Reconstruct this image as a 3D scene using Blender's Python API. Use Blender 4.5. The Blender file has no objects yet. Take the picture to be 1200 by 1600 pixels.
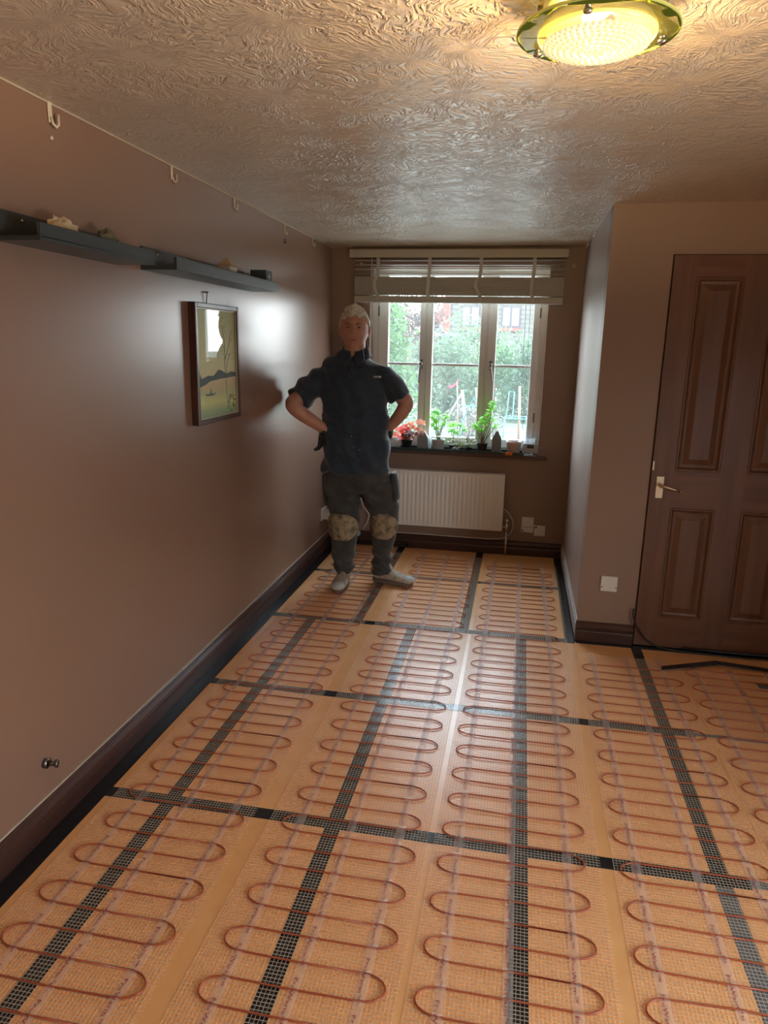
import bpy, math, random
import numpy as np
from mathutils import Vector, Matrix
from math import sin, cos, pi, radians
random.seed(7); RNG = np.random.default_rng(7)
SC = bpy.context.scene
COL = SC.collection

# ------------------------------------------------------------------ camera
cam_d = bpy.data.cameras.new('camera'); cam = bpy.data.objects.new('camera', cam_d); COL.objects.link(cam)
cam_d.sensor_fit = 'AUTO'; cam_d.sensor_width = 36; cam_d.lens = 36 * 1115.5 / 1600
cam_d.clip_start = .02; cam_d.clip_end = 300
Rv = Vector((0.98207348, 0.18735583, 0.02072348)); Uv = Vector((-0.0629709, 0.22246479, 0.97290497)); Fv = Vector((-0.17766917, 0.95676915, -0.23027474))
m = Matrix.Identity(4)
for i in range(3):
    m[i][0] = Rv[i]; m[i][1] = Uv[i]; m[i][2] = -Fv[i]
m[0][3], m[1][3], m[2][3] = 1.40412, 0.0, 1.55285
cam.matrix_world = m
SC.camera = cam

# ------------------------------------------------------------------ world, light, exposure
SC.view_settings.view_transform = 'Standard'; SC.view_settings.look = 'None'
SC.view_settings.gamma = 1; SC.view_settings.use_curve_mapping = False
SC.view_settings.exposure = 1.25
WORLD_STRENGTH = 6.0
w = bpy.data.worlds.new('overcast_sky'); SC.world = w; w.use_nodes = True
wn = w.node_tree.nodes; wl = w.node_tree.links
bg = wn['Background']; bg.inputs[1].default_value = WORLD_STRENGTH
tc = wn.new('ShaderNodeTexCoord'); sep = wn.new('ShaderNodeSeparateXYZ'); rmp = wn.new('ShaderNodeValToRGB')
wl.new(tc.outputs['Generated'], sep.inputs[0]); wl.new(sep.outputs['Z'], rmp.inputs[0]); wl.new(rmp.outputs[0], bg.inputs[0])
rmp.color_ramp.elements[0].position = 0.0; rmp.color_ramp.elements[0].color = (.95, .97, 1, 1)
rmp.color_ramp.elements[1].position = .7; rmp.color_ramp.elements[1].color = (.62, .80, 1, 1)
sd = bpy.data.lights.new('sun', 'SUN'); sun = bpy.data.objects.new('sun', sd); COL.objects.link(sun)
sd.energy = .7; sd.angle = radians(12); sd.color = (1, .95, .85); sun.rotation_euler = (radians(42), 0, radians(-35))
def portal(name, loc, rot, sx, sy):
    d = bpy.data.lights.new(name, 'AREA'); o = bpy.data.objects.new(name, d); COL.objects.link(o)
    d.shape = 'RECTANGLE'; d.size = sx; d.size_y = sy; d.cycles.is_portal = True
    o.location = loc; o.rotation_euler = rot
portal('window_portal', (.915, 5.56, 1.42), (radians(-90), 0, 0), 1.28, 1.34)
portal('added_window_portal', (3.5, .5, .9), (0, radians(90), 0), 1.3, 1.6)  # sampling portal for the made-up side window
SC.cycles.use_denoising = True
SC.cycles.max_bounces = 10; SC.cycles.transparent_max_bounces = 24
SC.cycles.sample_clamp_indirect = 6
SC.cycles.caustics_reflective = False; SC.cycles.caustics_refractive = False

# ------------------------------------------------------------------ constants of the room (metres)
XL = -.015; W = 1.7845; D = 5.345; P = 3.7825; H = 2.222; XR = 3.3; YB = -1.6

# ------------------------------------------------------------------ mesh helpers
class MB:
    def __init__(s): s.v = []; s.f = []; s.smooth = []
    def add(s, vs, fs, sm=False):
        b = len(s.v); s.v += [tuple(map(float, v)) for v in vs]
        s.f += [tuple(i + b for i in f) for f in fs]; s.smooth += [sm] * len(fs); return s
    def box(s, x0, x1, y0, y1, z0, z1):
        vs = [(x, y, z) for x in (x0, x1) for y in (y0, y1) for z in (z0, z1)]
        return s.add(vs, [(0, 1, 3, 2), (4, 6, 7, 5), (0, 4, 5, 1), (2, 3, 7, 6), (0, 2, 6, 4), (1, 5, 7, 3)])
    def bbox(s, x0, x1, y0, y1, z0, z1, b=.003):
        # box with chamfered edges
        c = Vector(((x0+x1)/2, (y0+y1)/2, (z0+z1)/2)); h = [abs(x1-x0)/2, abs(y1-y0)/2, abs(z1-z0)/2]
        b = min(b, min(h)*.9)
        import itertools
        vs = []; idx = {}
        for sg in itertools.product((-1, 1), repeat=3):
            for ax in range(3):
                p = [sg[k]*(h[k] - (0 if k == ax else b)) for k in range(3)]
                idx[(sg, ax)] = len(vs); vs.append(tuple(c[k]+p[k] for k in range(3)))
        fs = []
        for ax in range(3):
            o = [k for k in range(3) if k != ax]
            for sgn in (-1, 1):
                q = []
                for a, bb in ((-1, -1), (1, -1), (1, 1), (-1, 1)):
                    sg = [0]*3; sg[ax] = sgn; sg[o[0]] = a; sg[o[1]] = bb; q.append(idx[(tuple(sg), ax)])
                fs.append(tuple(q))
            for a in (-1, 1):
                for bb in (-1, 1):
                    def S(t):
                        sg = [0]*3; sg[ax] = t; sg[o[0]] = a; sg[o[1]] = bb; return tuple(sg)
                    fs.append((idx[(S(-1), o[0])], idx[(S(1), o[0])], idx[(S(1), o[1])], idx[(S(-1), o[1])]))
        for sg in itertools.product((-1, 1), repeat=3): fs.append(tuple(idx[(sg, a)] for a in range(3)))
        return s.add(vs, fs)
    def tube(s, pts, r, n=8, closed=False, cap=True):
        pts = [Vector(p) for p in pts]; N = len(pts); rr = r if hasattr(r, '__len__') else [r]*N
        vs = []; ref = None
        for i, p in enumerate(pts):
            a = pts[i-1] if (i > 0 or closed) else pts[i]; b = pts[(i+1) % N] if (i < N-1 or closed) else pts[i]
            t = (b-a); t = t.normalized() if t.length > 1e-9 else Vector((0, 0, 1))
            if ref is None:
                ref = Vector((0, 0, 1)) if abs(t.z) < .9 else Vector((1, 0, 0))
            u = (ref - t*ref.dot(t))
            if u.length < 1e-6: u = t.orthogonal()
            u.normalize(); ref = u; v = t.cross(u)
            for k in range(n):
                a_ = 2*pi*k/n; vs.append(p + u*rr[i]*cos(a_) + v*rr[i]*sin(a_))
        fs = []
        for i in range(N if closed else N-1):
            j = (i+1) % N
            for k in range(n):
                k2 = (k+1) % n; fs.append((i*n+k, i*n+k2, j*n+k2, j*n+k))
        if cap and not closed:
            fs.append(tuple(range(n))[::-1]); fs.append(tuple((N-1)*n+k for k in range(n)))
        return s.add(vs, fs, True)
    def cyl(s, p0, p1, r0, r1=None, n=24):
        return s.tube([p0, p1], [r0, r0 if r1 is None else r1], n)
    def lathe(s, prof, c, n=32, sm=True):
        vs = []; fs = []; c = Vector(c)
        for (r, z) in prof:
            for k in range(n): vs.append((c.x + r*cos(2*pi*k/n), c.y + r*sin(2*pi*k/n), c.z + z))
        for i in range(len(prof)-1):
            for k in range(n):
                k2 = (k+1) % n; fs.append((i*n+k, i*n+k2, (i+1)*n+k2, (i+1)*n+k))
        if prof[0][0] > 1e-5: fs.append(tuple(range(n))[::-1])
        if prof[-1][0] > 1e-5: fs.append(tuple((len(prof)-1)*n+k for k in range(n)))
        return s.add(vs, fs, sm)
    def loft(s, rings, side=(1, 0, 0), n=24, cap=True):
        # rings: (centre, half width a along side, half depth b [, side])
        C = [Vector(r[0]) for r in rings]; N = len(C); vs = []
        for i, r in enumerate(rings):
            t = (C[min(i+1, N-1)] - C[max(i-1, 0)]).normalized()
            sd_ = Vector(r[3] if len(r) > 3 else side); u = (sd_ - t*sd_.dot(t)).normalized(); v = t.cross(u)
            for k in range(n):
                a_ = 2*pi*k/n; vs.append(C[i] + u*r[1]*cos(a_) + v*r[2]*sin(a_))
        fs = []
        for i in range(N-1):
            for k in range(n):
                k2 = (k+1) % n; fs.append((i*n+k, i*n+k2, (i+1)*n+k2, (i+1)*n+k))
        if cap:
            fs.append(tuple(range(n))[::-1]); fs.append(tuple((N-1)*n+k for k in range(n)))
        return s.add(vs, fs, True)
    def ellip(s, c, r, n=16, m_=12, rot=None):
        vs = []; fs = []; c = Vector(c)
        for i in range(m_+1):
            th = pi*i/m_
            for k in range(n):
                ph = 2*pi*k/n; p = Vector((r[0]*sin(th)*cos(ph), r[1]*sin(th)*sin(ph), r[2]*cos(th)))
                if rot is not None: p = rot @ p
                vs.append(c+p)
        for i in range(m_):
            for k in range(n):
                k2 = (k+1) % n; fs.append((i*n+k, (i+1)*n+k, (i+1)*n+k2, i*n+k2))
        return s.add(vs, fs, True)
    def prism(s, poly, ax, a0, a1):
        # poly of 2D points in the two other axes, extruded along ax
        def P3(p, a):
            q = list(p); q.insert(ax, a); return tuple(q)
        n = len(poly); vs = [P3(p, a0) for p in poly] + [P3(p, a1) for p in poly]
        fs = [tuple(range(n))[::-1], tuple(range(n, 2*n))] + [(i, (i+1) % n, n+(i+1) % n, n+i) for i in range(n)]
        return s.add(vs, fs)
    def build(s, name, mat, parent=None, fix=True):
        me = bpy.data.meshes.new(name); me.from_pydata(s.v, [], s.f); me.update()
        me.polygons.foreach_set('use_smooth', s.smooth)
        if fix:
            import bmesh
            bm = bmesh.new(); bm.from_mesh(me); bmesh.ops.recalc_face_normals(bm, faces=bm.faces); bm.to_mesh(me); bm.free()
        if mat: me.materials.append(mat)
        o = bpy.data.objects.new(name, me); COL.objects.link(o)
        if parent is not None: o.parent = parent; o.matrix_parent_inverse = parent.matrix_basis.inverted()
        return o
def tag(o, label, cat, group=None, kind=None):
    o['label'] = label; o['category'] = cat
    if group: o['group'] = group
    if kind: o['kind'] = kind
    return o
def thing(name, loc, label, cat, group=None):
    o = bpy.data.objects.new(name, None); COL.objects.link(o); o.location = loc; o.empty_display_size = .05
    return tag(o, label, cat, group)
def struct(o, label=None):
    o['kind'] = 'structure'
    if label: o['label'] = label
    return o

# ------------------------------------------------------------------ materials
def mat(name, col, rough=.5, metal=0, spec=.5, emis=None, es=0, alpha=1, trans=0, coat=0, sheen=0):
    M = bpy.data.materials.new(name); M.use_nodes = True; b = M.node_tree.nodes['Principled BSDF']
    b.inputs['Base Color'].default_value = (*col, 1); b.inputs['Roughness'].default_value = rough
    b.inputs['Metallic'].default_value = metal; b.inputs['Specular IOR Level'].default_value = spec
    b.inputs['Alpha'].default_value = alpha; b.inputs['Transmission Weight'].default_value = trans
    b.inputs['Coat Weight'].default_value = coat; b.inputs['Sheen Weight'].default_value = sheen
    if emis: b.inputs['Emission Color'].default_value = (*emis, 1); b.inputs['Emission Strength'].default_value = es
    return M
def nd(M, t, **kw):
    n = M.node_tree.nodes.new(t)
    for k, v in kw.items():
        if k.startswith('i_'): n.inputs[k[2:].replace('_', ' ')].default_value = v
        else: setattr(n, k, v)
    return n
def lk(M, a, b): M.node_tree.links.new(a, b)
def bsdf(M): return M.node_tree.nodes['Principled BSDF']
def coords(M, scale=(1, 1, 1), rot=(0, 0, 0)):
    t = nd(M, 'ShaderNodeTexCoord'); mp = nd(M, 'ShaderNodeMapping'); lk(M, t.outputs['Object'], mp.inputs[0])
    mp.inputs['Scale'].default_value = scale; mp.inputs['Rotation'].default_value = rot; return mp.outputs[0]
def noise_col(M, c1, c2, scale=3, detail=5, vec=None, lo=.35, hi=.65, dist=0):
    n = nd(M, 'ShaderNodeTexNoise'); n.inputs['Scale'].default_value = scale; n.inputs['Detail'].default_value = detail; n.inputs['Distortion'].default_value = dist
    lk(M, vec if vec is not None else coords(M), n.inputs['Vector'])
    r = nd(M, 'ShaderNodeValToRGB'); r.color_ramp.elements[0].position = lo; r.color_ramp.elements[1].position = hi
    r.color_ramp.elements[0].color = (*c1, 1); r.color_ramp.elements[1].color = (*c2, 1)
    lk(M, n.outputs['Fac'], r.inputs[0]); lk(M, r.outputs[0], bsdf(M).inputs['Base Color']); return n
def bump(M, height, strength=.3, dist=.01):
    b = nd(M, 'ShaderNodeBump'); b.inputs['Strength'].default_value = strength; b.inputs['Distance'].default_value = dist
    lk(M, height, b.inputs['Height']); lk(M, b.outputs[0], bsdf(M).inputs['Normal']); return b
def noise_bump(M, scale, strength=.2, dist=.005, vec=None, detail=4):
    n = nd(M, 'ShaderNodeTexNoise'); n.inputs['Scale'].default_value = scale; n.inputs['Detail'].default_value = detail
    lk(M, vec if vec is not None else coords(M), n.inputs['Vector']); bump(M, n.outputs['Fac'], strength, dist); return n
def rough_noise(M, scale, lo, hi, vec=None):
    n = nd(M, 'ShaderNodeTexNoise'); n.inputs['Scale'].default_value = scale; n.inputs['Detail'].default_value = 5
    lk(M, vec if vec is not None else coords(M), n.inputs['Vector'])
    mr = nd(M, 'ShaderNodeMapRange'); mr.inputs['From Min'].default_value = .35; mr.inputs['From Max'].default_value = .65
    mr.inputs['To Min'].default_value = lo; mr.inputs['To Max'].default_value = hi
    lk(M, n.outputs['Fac'], mr.inputs[0]); lk(M, mr.outputs[0], bsdf(M).inputs['Roughness'])

# silk wall paint
WALL = (.275, .162, .114); WALL2 = (.245, .143, .10)
m_wall = mat('silk_wall_paint', WALL, .34, spec=.8)
noise_col(m_wall, WALL2, WALL, .9, 0, lo=.2, hi=.8)
bsdf(m_wall).inputs['Roughness'].default_value = .28

m_wall2 = mat('lightened_wall_paint', (.33, .235, .19), .42, spec=.4)  # left wall's paint in a lighter copy, light put into its colour
noise_col(m_wall2, (.30, .202, .15), (.33, .224, .167), 1.5, 1); 
# combed plaster ceiling
m_ceil = mat('textured_ceiling_plaster', (.52, .42, .34), .31, spec=.8)
noise_col(m_ceil, (.59, .465, .34), (.65, .515, .38), 1.2, 2)
def artex(M):
    c = coords(M, (1, 1, 0))
    wn_ = nd(M, 'ShaderNodeTexNoise'); wn_.inputs['Scale'].default_value = 5; wn_.inputs['Detail'].default_value = 3; lk(M, c, wn_.inputs['Vector'])
    sub = nd(M, 'ShaderNodeVectorMath', operation='SUBTRACT'); lk(M, wn_.outputs['Color'], sub.inputs[0]); sub.inputs[1].default_value = (.5, .5, .5)
    sc = nd(M, 'ShaderNodeVectorMath', operation='SCALE'); lk(M, sub.outputs[0], sc.inputs[0]); sc.inputs['Scale'].default_value = .22
    ad = nd(M, 'ShaderNodeVectorMath', operation='ADD'); lk(M, c, ad.inputs[0]); lk(M, sc.outputs[0], ad.inputs[1])
    vo = nd(M, 'ShaderNodeTexVoronoi'); vo.voronoi_dimensions = '2D'; vo.inputs['Scale'].default_value = 3.6; vo.inputs['Randomness'].default_value = 1; lk(M, ad.outputs[0], vo.inputs['Vector'])
    # position relative to the middle of each swirl -> angle
    mul = nd(M, 'ShaderNodeVectorMath', operation='SUBTRACT'); lk(M, ad.outputs[0], mul.inputs[0]); lk(M, vo.outputs['Position'], mul.inputs[1])
    sx = nd(M, 'ShaderNodeSeparateXYZ'); lk(M, mul.outputs[0], sx.inputs[0])
    at = nd(M, 'ShaderNodeMath', operation='ARCTAN2'); lk(M, sx.outputs['Y'], at.inputs[0]); lk(M, sx.outputs['X'], at.inputs[1])
    cm = nd(M, 'ShaderNodeCombineXYZ')
    m1 = nd(M, 'ShaderNodeMath', operation='MULTIPLY'); lk(M, at.outputs[0], m1.inputs[0]); m1.inputs[1].default_value = 9
    m2 = nd(M, 'ShaderNodeMath', operation='MULTIPLY'); lk(M, vo.outputs['Distance'], m2.inputs[0]); m2.inputs[1].default_value = 5
    lk(M, m1.outputs[0], cm.inputs[0]); lk(M, m2.outputs[0], cm.inputs[1]); lk(M, vo.outputs['Color'], cm.inputs[2])
    n1 = nd(M, 'ShaderNodeTexNoise'); n1.inputs['Scale'].default_value = 1.3; n1.inputs['Detail'].default_value = 3; n1.inputs['Roughness'].default_value = .6; lk(M, cm.outputs[0], n1.inputs['Vector'])
    r = nd(M, 'ShaderNodeMapRange', interpolation_type='SMOOTHSTEP'); r.inputs['From Min'].default_value = .44; r.inputs['From Max'].default_value = .60; lk(M, n1.outputs['Fac'], r.inputs[0])
    n2 = nd(M, 'ShaderNodeTexNoise'); n2.inputs['Scale'].default_value = 26; n2.inputs['Detail'].default_value = 4; lk(M, ad.outputs[0], n2.inputs['Vector'])
    a2 = nd(M, 'ShaderNodeMath', operation='MULTIPLY_ADD'); lk(M, n2.outputs['Fac'], a2.inputs[0]); a2.inputs[1].default_value = .8; lk(M, r.outputs[0], a2.inputs[2])
    bump(M, a2.outputs[0], .45, .010)
artex(m_ceil)
# woods
def wood(name, c1, c2, rough, axis=2, sc=1.0, coat=0):
    M = mat(name, c1, rough, coat=coat)
    s = [26*sc, 26*sc, 26*sc]; s[axis] = 1.6*sc
    noise_col(M, c1, c2, 1, 6, coords(M, tuple(s)), .3, .7, dist=.4)
    n = nd(M, 'ShaderNodeTexNoise'); n.inputs['Scale'].default_value = 2; lk(M, coords(M, tuple(s)), n.inputs['Vector']); bump(M, n.outputs['Fac'], .12, .002)
    return M
m_door = wood('stained_oak_door', (.125, .052, .026), (.185, .082, .042), .42, 2)
m_doorh = wood('stained_oak_door_rail', (.13, .050, .024), (.20, .082, .040), .42, 0)
m_skirt = wood('dark_mahogany_skirting', (.045, .018, .014), (.075, .032, .024), .32, 1, .8)
m_skirtx = wood('dark_mahogany_skirting_across', (.045, .018, .014), (.075, .032, .024), .32, 0, .8)
m_sill = wood('dark_brown_sill', (.10, .05, .038), (.15, .08, .06), .35, 0)
m_frame = wood('picture_frame_wood', (.05, .018, .012), (.09, .034, .022), .3, 2)
m_cream = mat('cream_paint_line', (.52, .43, .33), .5)
m_upvc = mat('white_gloss_window_paint', (.86, .86, .86), .3); noise_bump(m_upvc, 30, .05, .002)
m_whiteplastic = mat('white_plastic', (.78, .76, .70), .35)
m_rad = mat('radiator_enamel', (.90, .86, .80), .35)
m_chrome = mat('brushed_chrome', (.72, .70, .66), .25, 1)
m_brass = mat('aged_brass_handle', (.62, .50, .34), .35, 1)
m_pewter = mat('dark_window_handle_metal', (.20, .18, .16), .35, 1)
m_black = mat('black_cable_rubber', (.012, .012, .013), .4)
m_blackp = mat('black_plastic', (.02, .022, .024), .4)
# floor
m_board = mat('orange_foam_board', (.95, .46, .15), .33, spec=.6, coat=.55); bsdf(m_board).inputs['Coat Roughness'].default_value = .27
noise_col(m_board, (.91, .455, .17), (.96, .50, .20), 9, 5); noise_bump(m_board, 60, .12, .002)
m_tape = mat('black_cloth_tape', (.014, .015, .018), .24, spec=.8); noise_bump(m_tape, 25, .15, .003)
m_screed = mat('dark_subfloor', (.02, .018, .018), .7)
def seethru(name, col, a, rough=.2, spec=.5, tlw=.42):
    M = mat(name, col, rough, spec=spec); b = bsdf(M); out = M.node_tree.nodes['Material Output']
    t = nd(M, 'ShaderNodeBsdfTransparent'); mx = nd(M, 'ShaderNodeMixShader'); mx.inputs[0].default_value = a
    tl = nd(M, 'ShaderNodeBsdfTranslucent'); tl.inputs[0].default_value = (*col, 1); m2 = nd(M, 'ShaderNodeMixShader'); m2.inputs[0].default_value = tlw; lk(M, b.outputs[0], m2.inputs[1]); lk(M, tl.outputs[0], m2.inputs[2])
    lk(M, t.outputs[0], mx.inputs[1]); lk(M, m2.outputs[0], mx.inputs[2]); lk(M, mx.outputs[0], out.inputs[0]); return M
m_net = seethru('glass_fibre_net', (1, .86, .68), .42, .28, 1)
m_strip = seethru('clear_adhesive_strip', (1, .94, .90), .32, .22, .8)
m_cable = mat('red_brown_heating_cable', (.42, .095, .04), .32)
m_print = mat('dark_red_print', (.30, .04, .06), .5)
def glass(name, tint=(1, 1, 1), k=1.0):
    M = bpy.data.materials.new(name); M.use_nodes = True; M.node_tree.nodes.clear()
    out = nd(M, 'ShaderNodeOutputMaterial'); t = nd(M, 'ShaderNodeBsdfTransparent'); t.inputs[0].default_value = (*tint, 1)
    g = nd(M, 'ShaderNodeBsdfGlossy'); g.inputs['Roughness'].default_value = .02
    fr = nd(M, 'ShaderNodeFresnel'); fr.inputs[0].default_value = 1.45; mm = nd(M, 'ShaderNodeMath', operation='MULTIPLY'); ge = nd(M, 'ShaderNodeNewGeometry'); iv = nd(M, 'ShaderNodeMath', operation='SUBTRACT'); iv.inputs[0].default_value = k; lk(M, ge.outputs['Backfacing'], iv.inputs[1]); iv.use_clamp = True; lk(M, iv.outputs[0], mm.inputs[1])
    mx = nd(M, 'ShaderNodeMixShader'); lk(M, fr.outputs[0], mm.inputs[0]); lk(M, mm.outputs[0], mx.inputs[0]); lk(M, t.outputs[0], mx.inputs[1]); lk(M, g.outputs[0], mx.inputs[2]); lk(M, mx.outputs[0], out.inputs[0]); return M
m_glass = glass('window_glass', (.97, .99, .98))
_o = [n for n in m_glass.node_tree.nodes if n.type == 'OUTPUT_MATERIAL'][0]; _s = _o.inputs[0].links[0].from_socket
_tr = nd(m_glass, 'ShaderNodeBsdfTranslucent'); _tr.inputs[0].default_value = (.9, .95, 1, 1); _mx = nd(m_glass, 'ShaderNodeMixShader'); _mx.inputs[0].default_value = .016   # haze put into the glass in place of window glare
lk(m_glass, _s, _mx.inputs[1]); lk(m_glass, _tr.outputs[0], _mx.inputs[2]); lk(m_glass, _mx.outputs[0], _o.inputs[0])
m_pglass = glass('picture_glass', (1, 1, 1), 1.0)

# ------------------------------------------------------------------ room shell
struct(MB().box(XL-.3, XR+.1, YB-.3, D+.2, -.25, -.012).build('floor', m_screed), 'dark subfloor under the insulation boards')
struct(MB().box(XL-.15, XR+.15, YB-.15, D+.3, H, H+.15).build('ceiling', m_ceil), 'swirled textured plaster ceiling in warm beige')
struct(MB().box(XL-.15, XL, YB-.15, D, -.012, H).build('wall_left', m_wall), 'long silky mauve-brown painted wall')
OX0, OX1, OZ0, OZ1 = .275, 1.556, .745, 2.09
b = MB(); b.box(XL-.15, OX0, D, D+.22, -.012, H); b.box(OX1, W+.3, D, D+.22, -.012, H); b.box(OX0, OX1, D, D+.22, -.012, OZ0); b.box(OX0, OX1, D, D+.22, OZ1, H)
struct(b.build('wall_back', m_wall2), 'window wall painted mauve-brown')
m_wall3 = mat('painted_sheen_wall', (.36, .27, .225), .40, spec=1.0)  # same wall paint, its window sheen put into a lighter colour
struct(MB().box(W, W+.12, P+.12, D, -.012, H).build('wall_alcove', m_wall3), 'glossy side wall of the window bay')
b = MB(); DX0, DX1, DZ = 2.078, 2.842, 1.992
b.box(W, DX0, P, P+.12, -.012, H); b.box(DX1, XR, P, P+.12, -.012, H); b.box(DX0, DX1, P, P+.12, DZ, H); b.box(DX0, DX1, P+.06, P+.12, -.012, DZ)
struct(b.build('wall_door', m_wall2), 'short return wall that holds the wooden door')
WY0, WY1, WZ0, WZ1 = -.3, 1.3, .25, 1.55  # opening for the made-up side window
b = MB(); b.box(XR, XR+.15, YB-.15, WY0, -.012, H); b.box(XR, XR+.15, WY1, P+.12, -.012, H); b.box(XR, XR+.15, WY0, WY1, -.012, WZ0); b.box(XR, XR+.15, WY0, WY1, WZ1, H)
struct(b.build('wall_right', m_wall2))
struct(MB().box(XL, XR, YB-.15, YB, -.012, H).build('wall_rear', m_wall2))
# made-up low side window, added out of view to light the near floor
w2 = struct(MB().box(XR+.06, XR+.12, WY0, WY1, WZ0, WZ0+.06).box(XR+.06, XR+.12, WY0, WY1, WZ1-.06, WZ1).box(XR+.06, XR+.12, WY0, WY0+.06, WZ0+.06, WZ1-.06).box(XR+.06, XR+.12, WY1-.06, WY1, WZ0+.06, WZ1-.06).box(XR+.06, XR+.12, .47, .53, WZ0+.06, WZ1-.06).build('added_window', m_upvc))
MB().box(XR+.085, XR+.09, WY0+.06, .47, WZ0+.06, WZ1-.06).box(XR+.085, XR+.09, .53, WY1-.06, WZ0+.06, WZ1-.06).build('pane', m_glass, w2)

# skirtings: moulded profile (distance from wall, height)
SK = [(0, -.012), (.021, -.012), (.021, .052), (.0185, .058), (.0185, .066), (.0225, .071), (.0225, .080), (.016, .088), (.010, .096), (.010, .103), (.006, .107), (0, .107)]
def skirt_y(name, x, sgn, y0, y1, M):
    return struct(MB().prism([(x + sgn*d, z) for d, z in SK], 1, y0, y1).build(name, M))
def skirt_x(name, y, x0, x1, M):
    return struct(MB().prism([(y - d, z) for d, z in SK], 0, x0, x1).build(name, M))
skirt_y('baseboard_left', XL, 1, YB, D, m_skirt)['label'] = 'dark moulded wooden skirting along the left wall'
skirt_x('baseboard_back', D, XL+.022, W-.006, m_skirtx)['label'] = 'dark moulded wooden skirting under the radiator'
skirt_x('baseboard_right', P, W-.006, 2.076, m_skirtx)['label'] = 'short dark skirting between bay corner and door'
m_wskirt = mat('pale_skirting', (.60, .57, .54), .28); noise_bump(m_wskirt, 40, .2, .003)  # paler tone than the other skirtings
struct(MB().box(W-.006, W, P+.001, D-.022, -.012, .115).box(W-.010, W, P+.001, D-.022, .02, .09).build('baseboard_alcove', m_wskirt), 'thin pale skirting strip on the bay side wall')
struct(MB().box(XL, XL+.005, YB, D, H-.005, H).build('trim_1', m_cream), 'pale paint line where the left wall meets ceiling')
struct(MB().box(XL, XL+.005, YB, D, .107, .113).build('trim_2', m_cream), 'pale line of filler above the left skirting')

# ------------------------------------------------------------------ window_1
FY0, FY1 = D+.09, D+.15
win = struct(MB().box(OX0, OX1, FY0+.012, FY1, OZ1-.045, OZ1).box(OX0, OX1, FY0+.012, FY1, OZ0+.02, OZ0+.065).box(OX0, OX0+.055, FY0+.012, FY1, OZ0+.065, OZ1-.045).box(OX1-.045, OX1, FY0+.012, FY1, OZ0+.065, OZ1-.045)
             .box(.668, .703, FY0+.012, FY1, OZ0+.065, OZ1-.045).box(1.118, 1.153, FY0+.012, FY1, OZ0+.065, OZ1-.045).build('window_1', m_upvc), 'white three-pane cottage window with side casements')
def casement(x0, x1, g0, g1, name='casement'):
    z0, z1, gz0, gz1 = OZ0+.055, OZ1-.035, .865, 2.035
    c = MB(); c.bbox(x0, g0, FY0, FY1-.01, z0, z1, .004); c.bbox(g1, x1, FY0, FY1-.01, z0, z1, .004); c.bbox(g0, g1, FY0, FY1-.01, z0, gz0, .004); c.bbox(g0, g1, FY0, FY1-.01, gz1, z1, .004)
    o = c.build(name, m_upvc, win)
    MB().bbox(g0, g1, FY0+.012, FY1-.02, 1.393, 1.414, .004).build('glazing_bar', m_upvc, o)
    MB().box(g0, g1, FY0+.028, FY0+.032, gz0, gz1).build('pane', m_glass, o)
    return o
c1 = casement(.325, .680, .400, .636); c2 = casement(.690, 1.130, .736, 1.084, 'fixed_light'); c3 = casement(1.141, 1.512, 1.204, 1.460)
def win_handle(x, lean, par):
    h = MB(); h.bbox(x-.011, x+.011, FY0-.008, FY0, 1.37, 1.44, .003); h.cyl((x, FY0-.008, 1.41), (x, FY0-.035, 1.41), .008)
    h.ellip((x, FY0-.038, 1.41), (.015, .012, .015)); h.tube([(x, FY0-.038, 1.41), (x+lean*.3, FY0-.042, 1.37), (x+lean*.8, FY0-.038, 1.30), (x+lean, FY0-.036, 1.265)], [.007, .008, .006, .005], 10)
    h.build('window_handle', m_pewter, par)
win_handle(.656, -.012, c1); win_handle(1.172, .022, c3)
b = MB()
for x in (.326, 1.508): # hinge pins
    for z in (1.0, 1.75): b.cyl((x, FY0+.004, z), (x, FY0+.004, z+.07), .006, n=10)
b.build('hinge', m_pewter, win)
# window board
struct(MB().bbox(.235, 1.622, D-.055, FY0+.012, .745, .766, .006).build('trim_3', m_sill), 'dark brown wooden window board')

# ------------------------------------------------------------------ the door
door = MB()
DXa, DXb, Dz0, Dz1, Yf = 2.082, 2.84, .006, 1.987, P-.018
px = [(DXa, 2.19), (2.405, 2.527), (2.745, DXb)]       # stiles and muntin
pz = [(Dz0, .168), (.765, .955), (1.888, Dz1)]         # rails
for i, (a, c) in enumerate(px): door.box(a, c, Yf, Yf+.04, Dz0, Dz1)
dr = struct(door.build('door_1', m_door), 'brown stained four-panel wooden door, closed')
r_ = MB()
for a, c in ((2.19, 2.405), (2.527, 2.745)):
    for z0, z1 in pz: r_.box(a, c, Yf, Yf+.04, z0, z1)
r_.build('rail', m_doorh, dr)
for a, c in ((2.19, 2.405), (2.527, 2.745)):
    for z0, z1 in ((.168, .765), (.955, 1.888)):
        q = MB()
        def rect(i_, y): return [(a+i_, y, z0+i_), (c-i_, y, z0+i_), (c-i_, y, z1-i_), (a+i_, y, z1-i_)]
        rs = [rect(0, Yf), rect(.004, Yf-.004), rect(.010, Yf-.004), rect(.020, Yf+.010), rect(.028, Yf+.012), rect(.034, Yf+.012), rect(.062, Yf+.002), rect(.066, Yf+.002)]
        vs = [v for r0 in rs for v in r0]; fs = []
        for k in range(len(rs)-1):
            for j in range(4): fs.append((k*4+j, k*4+(j+1) % 4, (k+1)*4+(j+1) % 4, (k+1)*4+j))
        n = (len(rs)-1)*4; fs.append((n, n+1, n+2, n+3)); q.add(vs, fs); q.build('raised_panel', m_door, dr)
hp = MB().bbox(2.108, 2.146, Yf-.004, Yf, .812, .925, .003).build('handle_plate', m_brass, dr)
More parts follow.
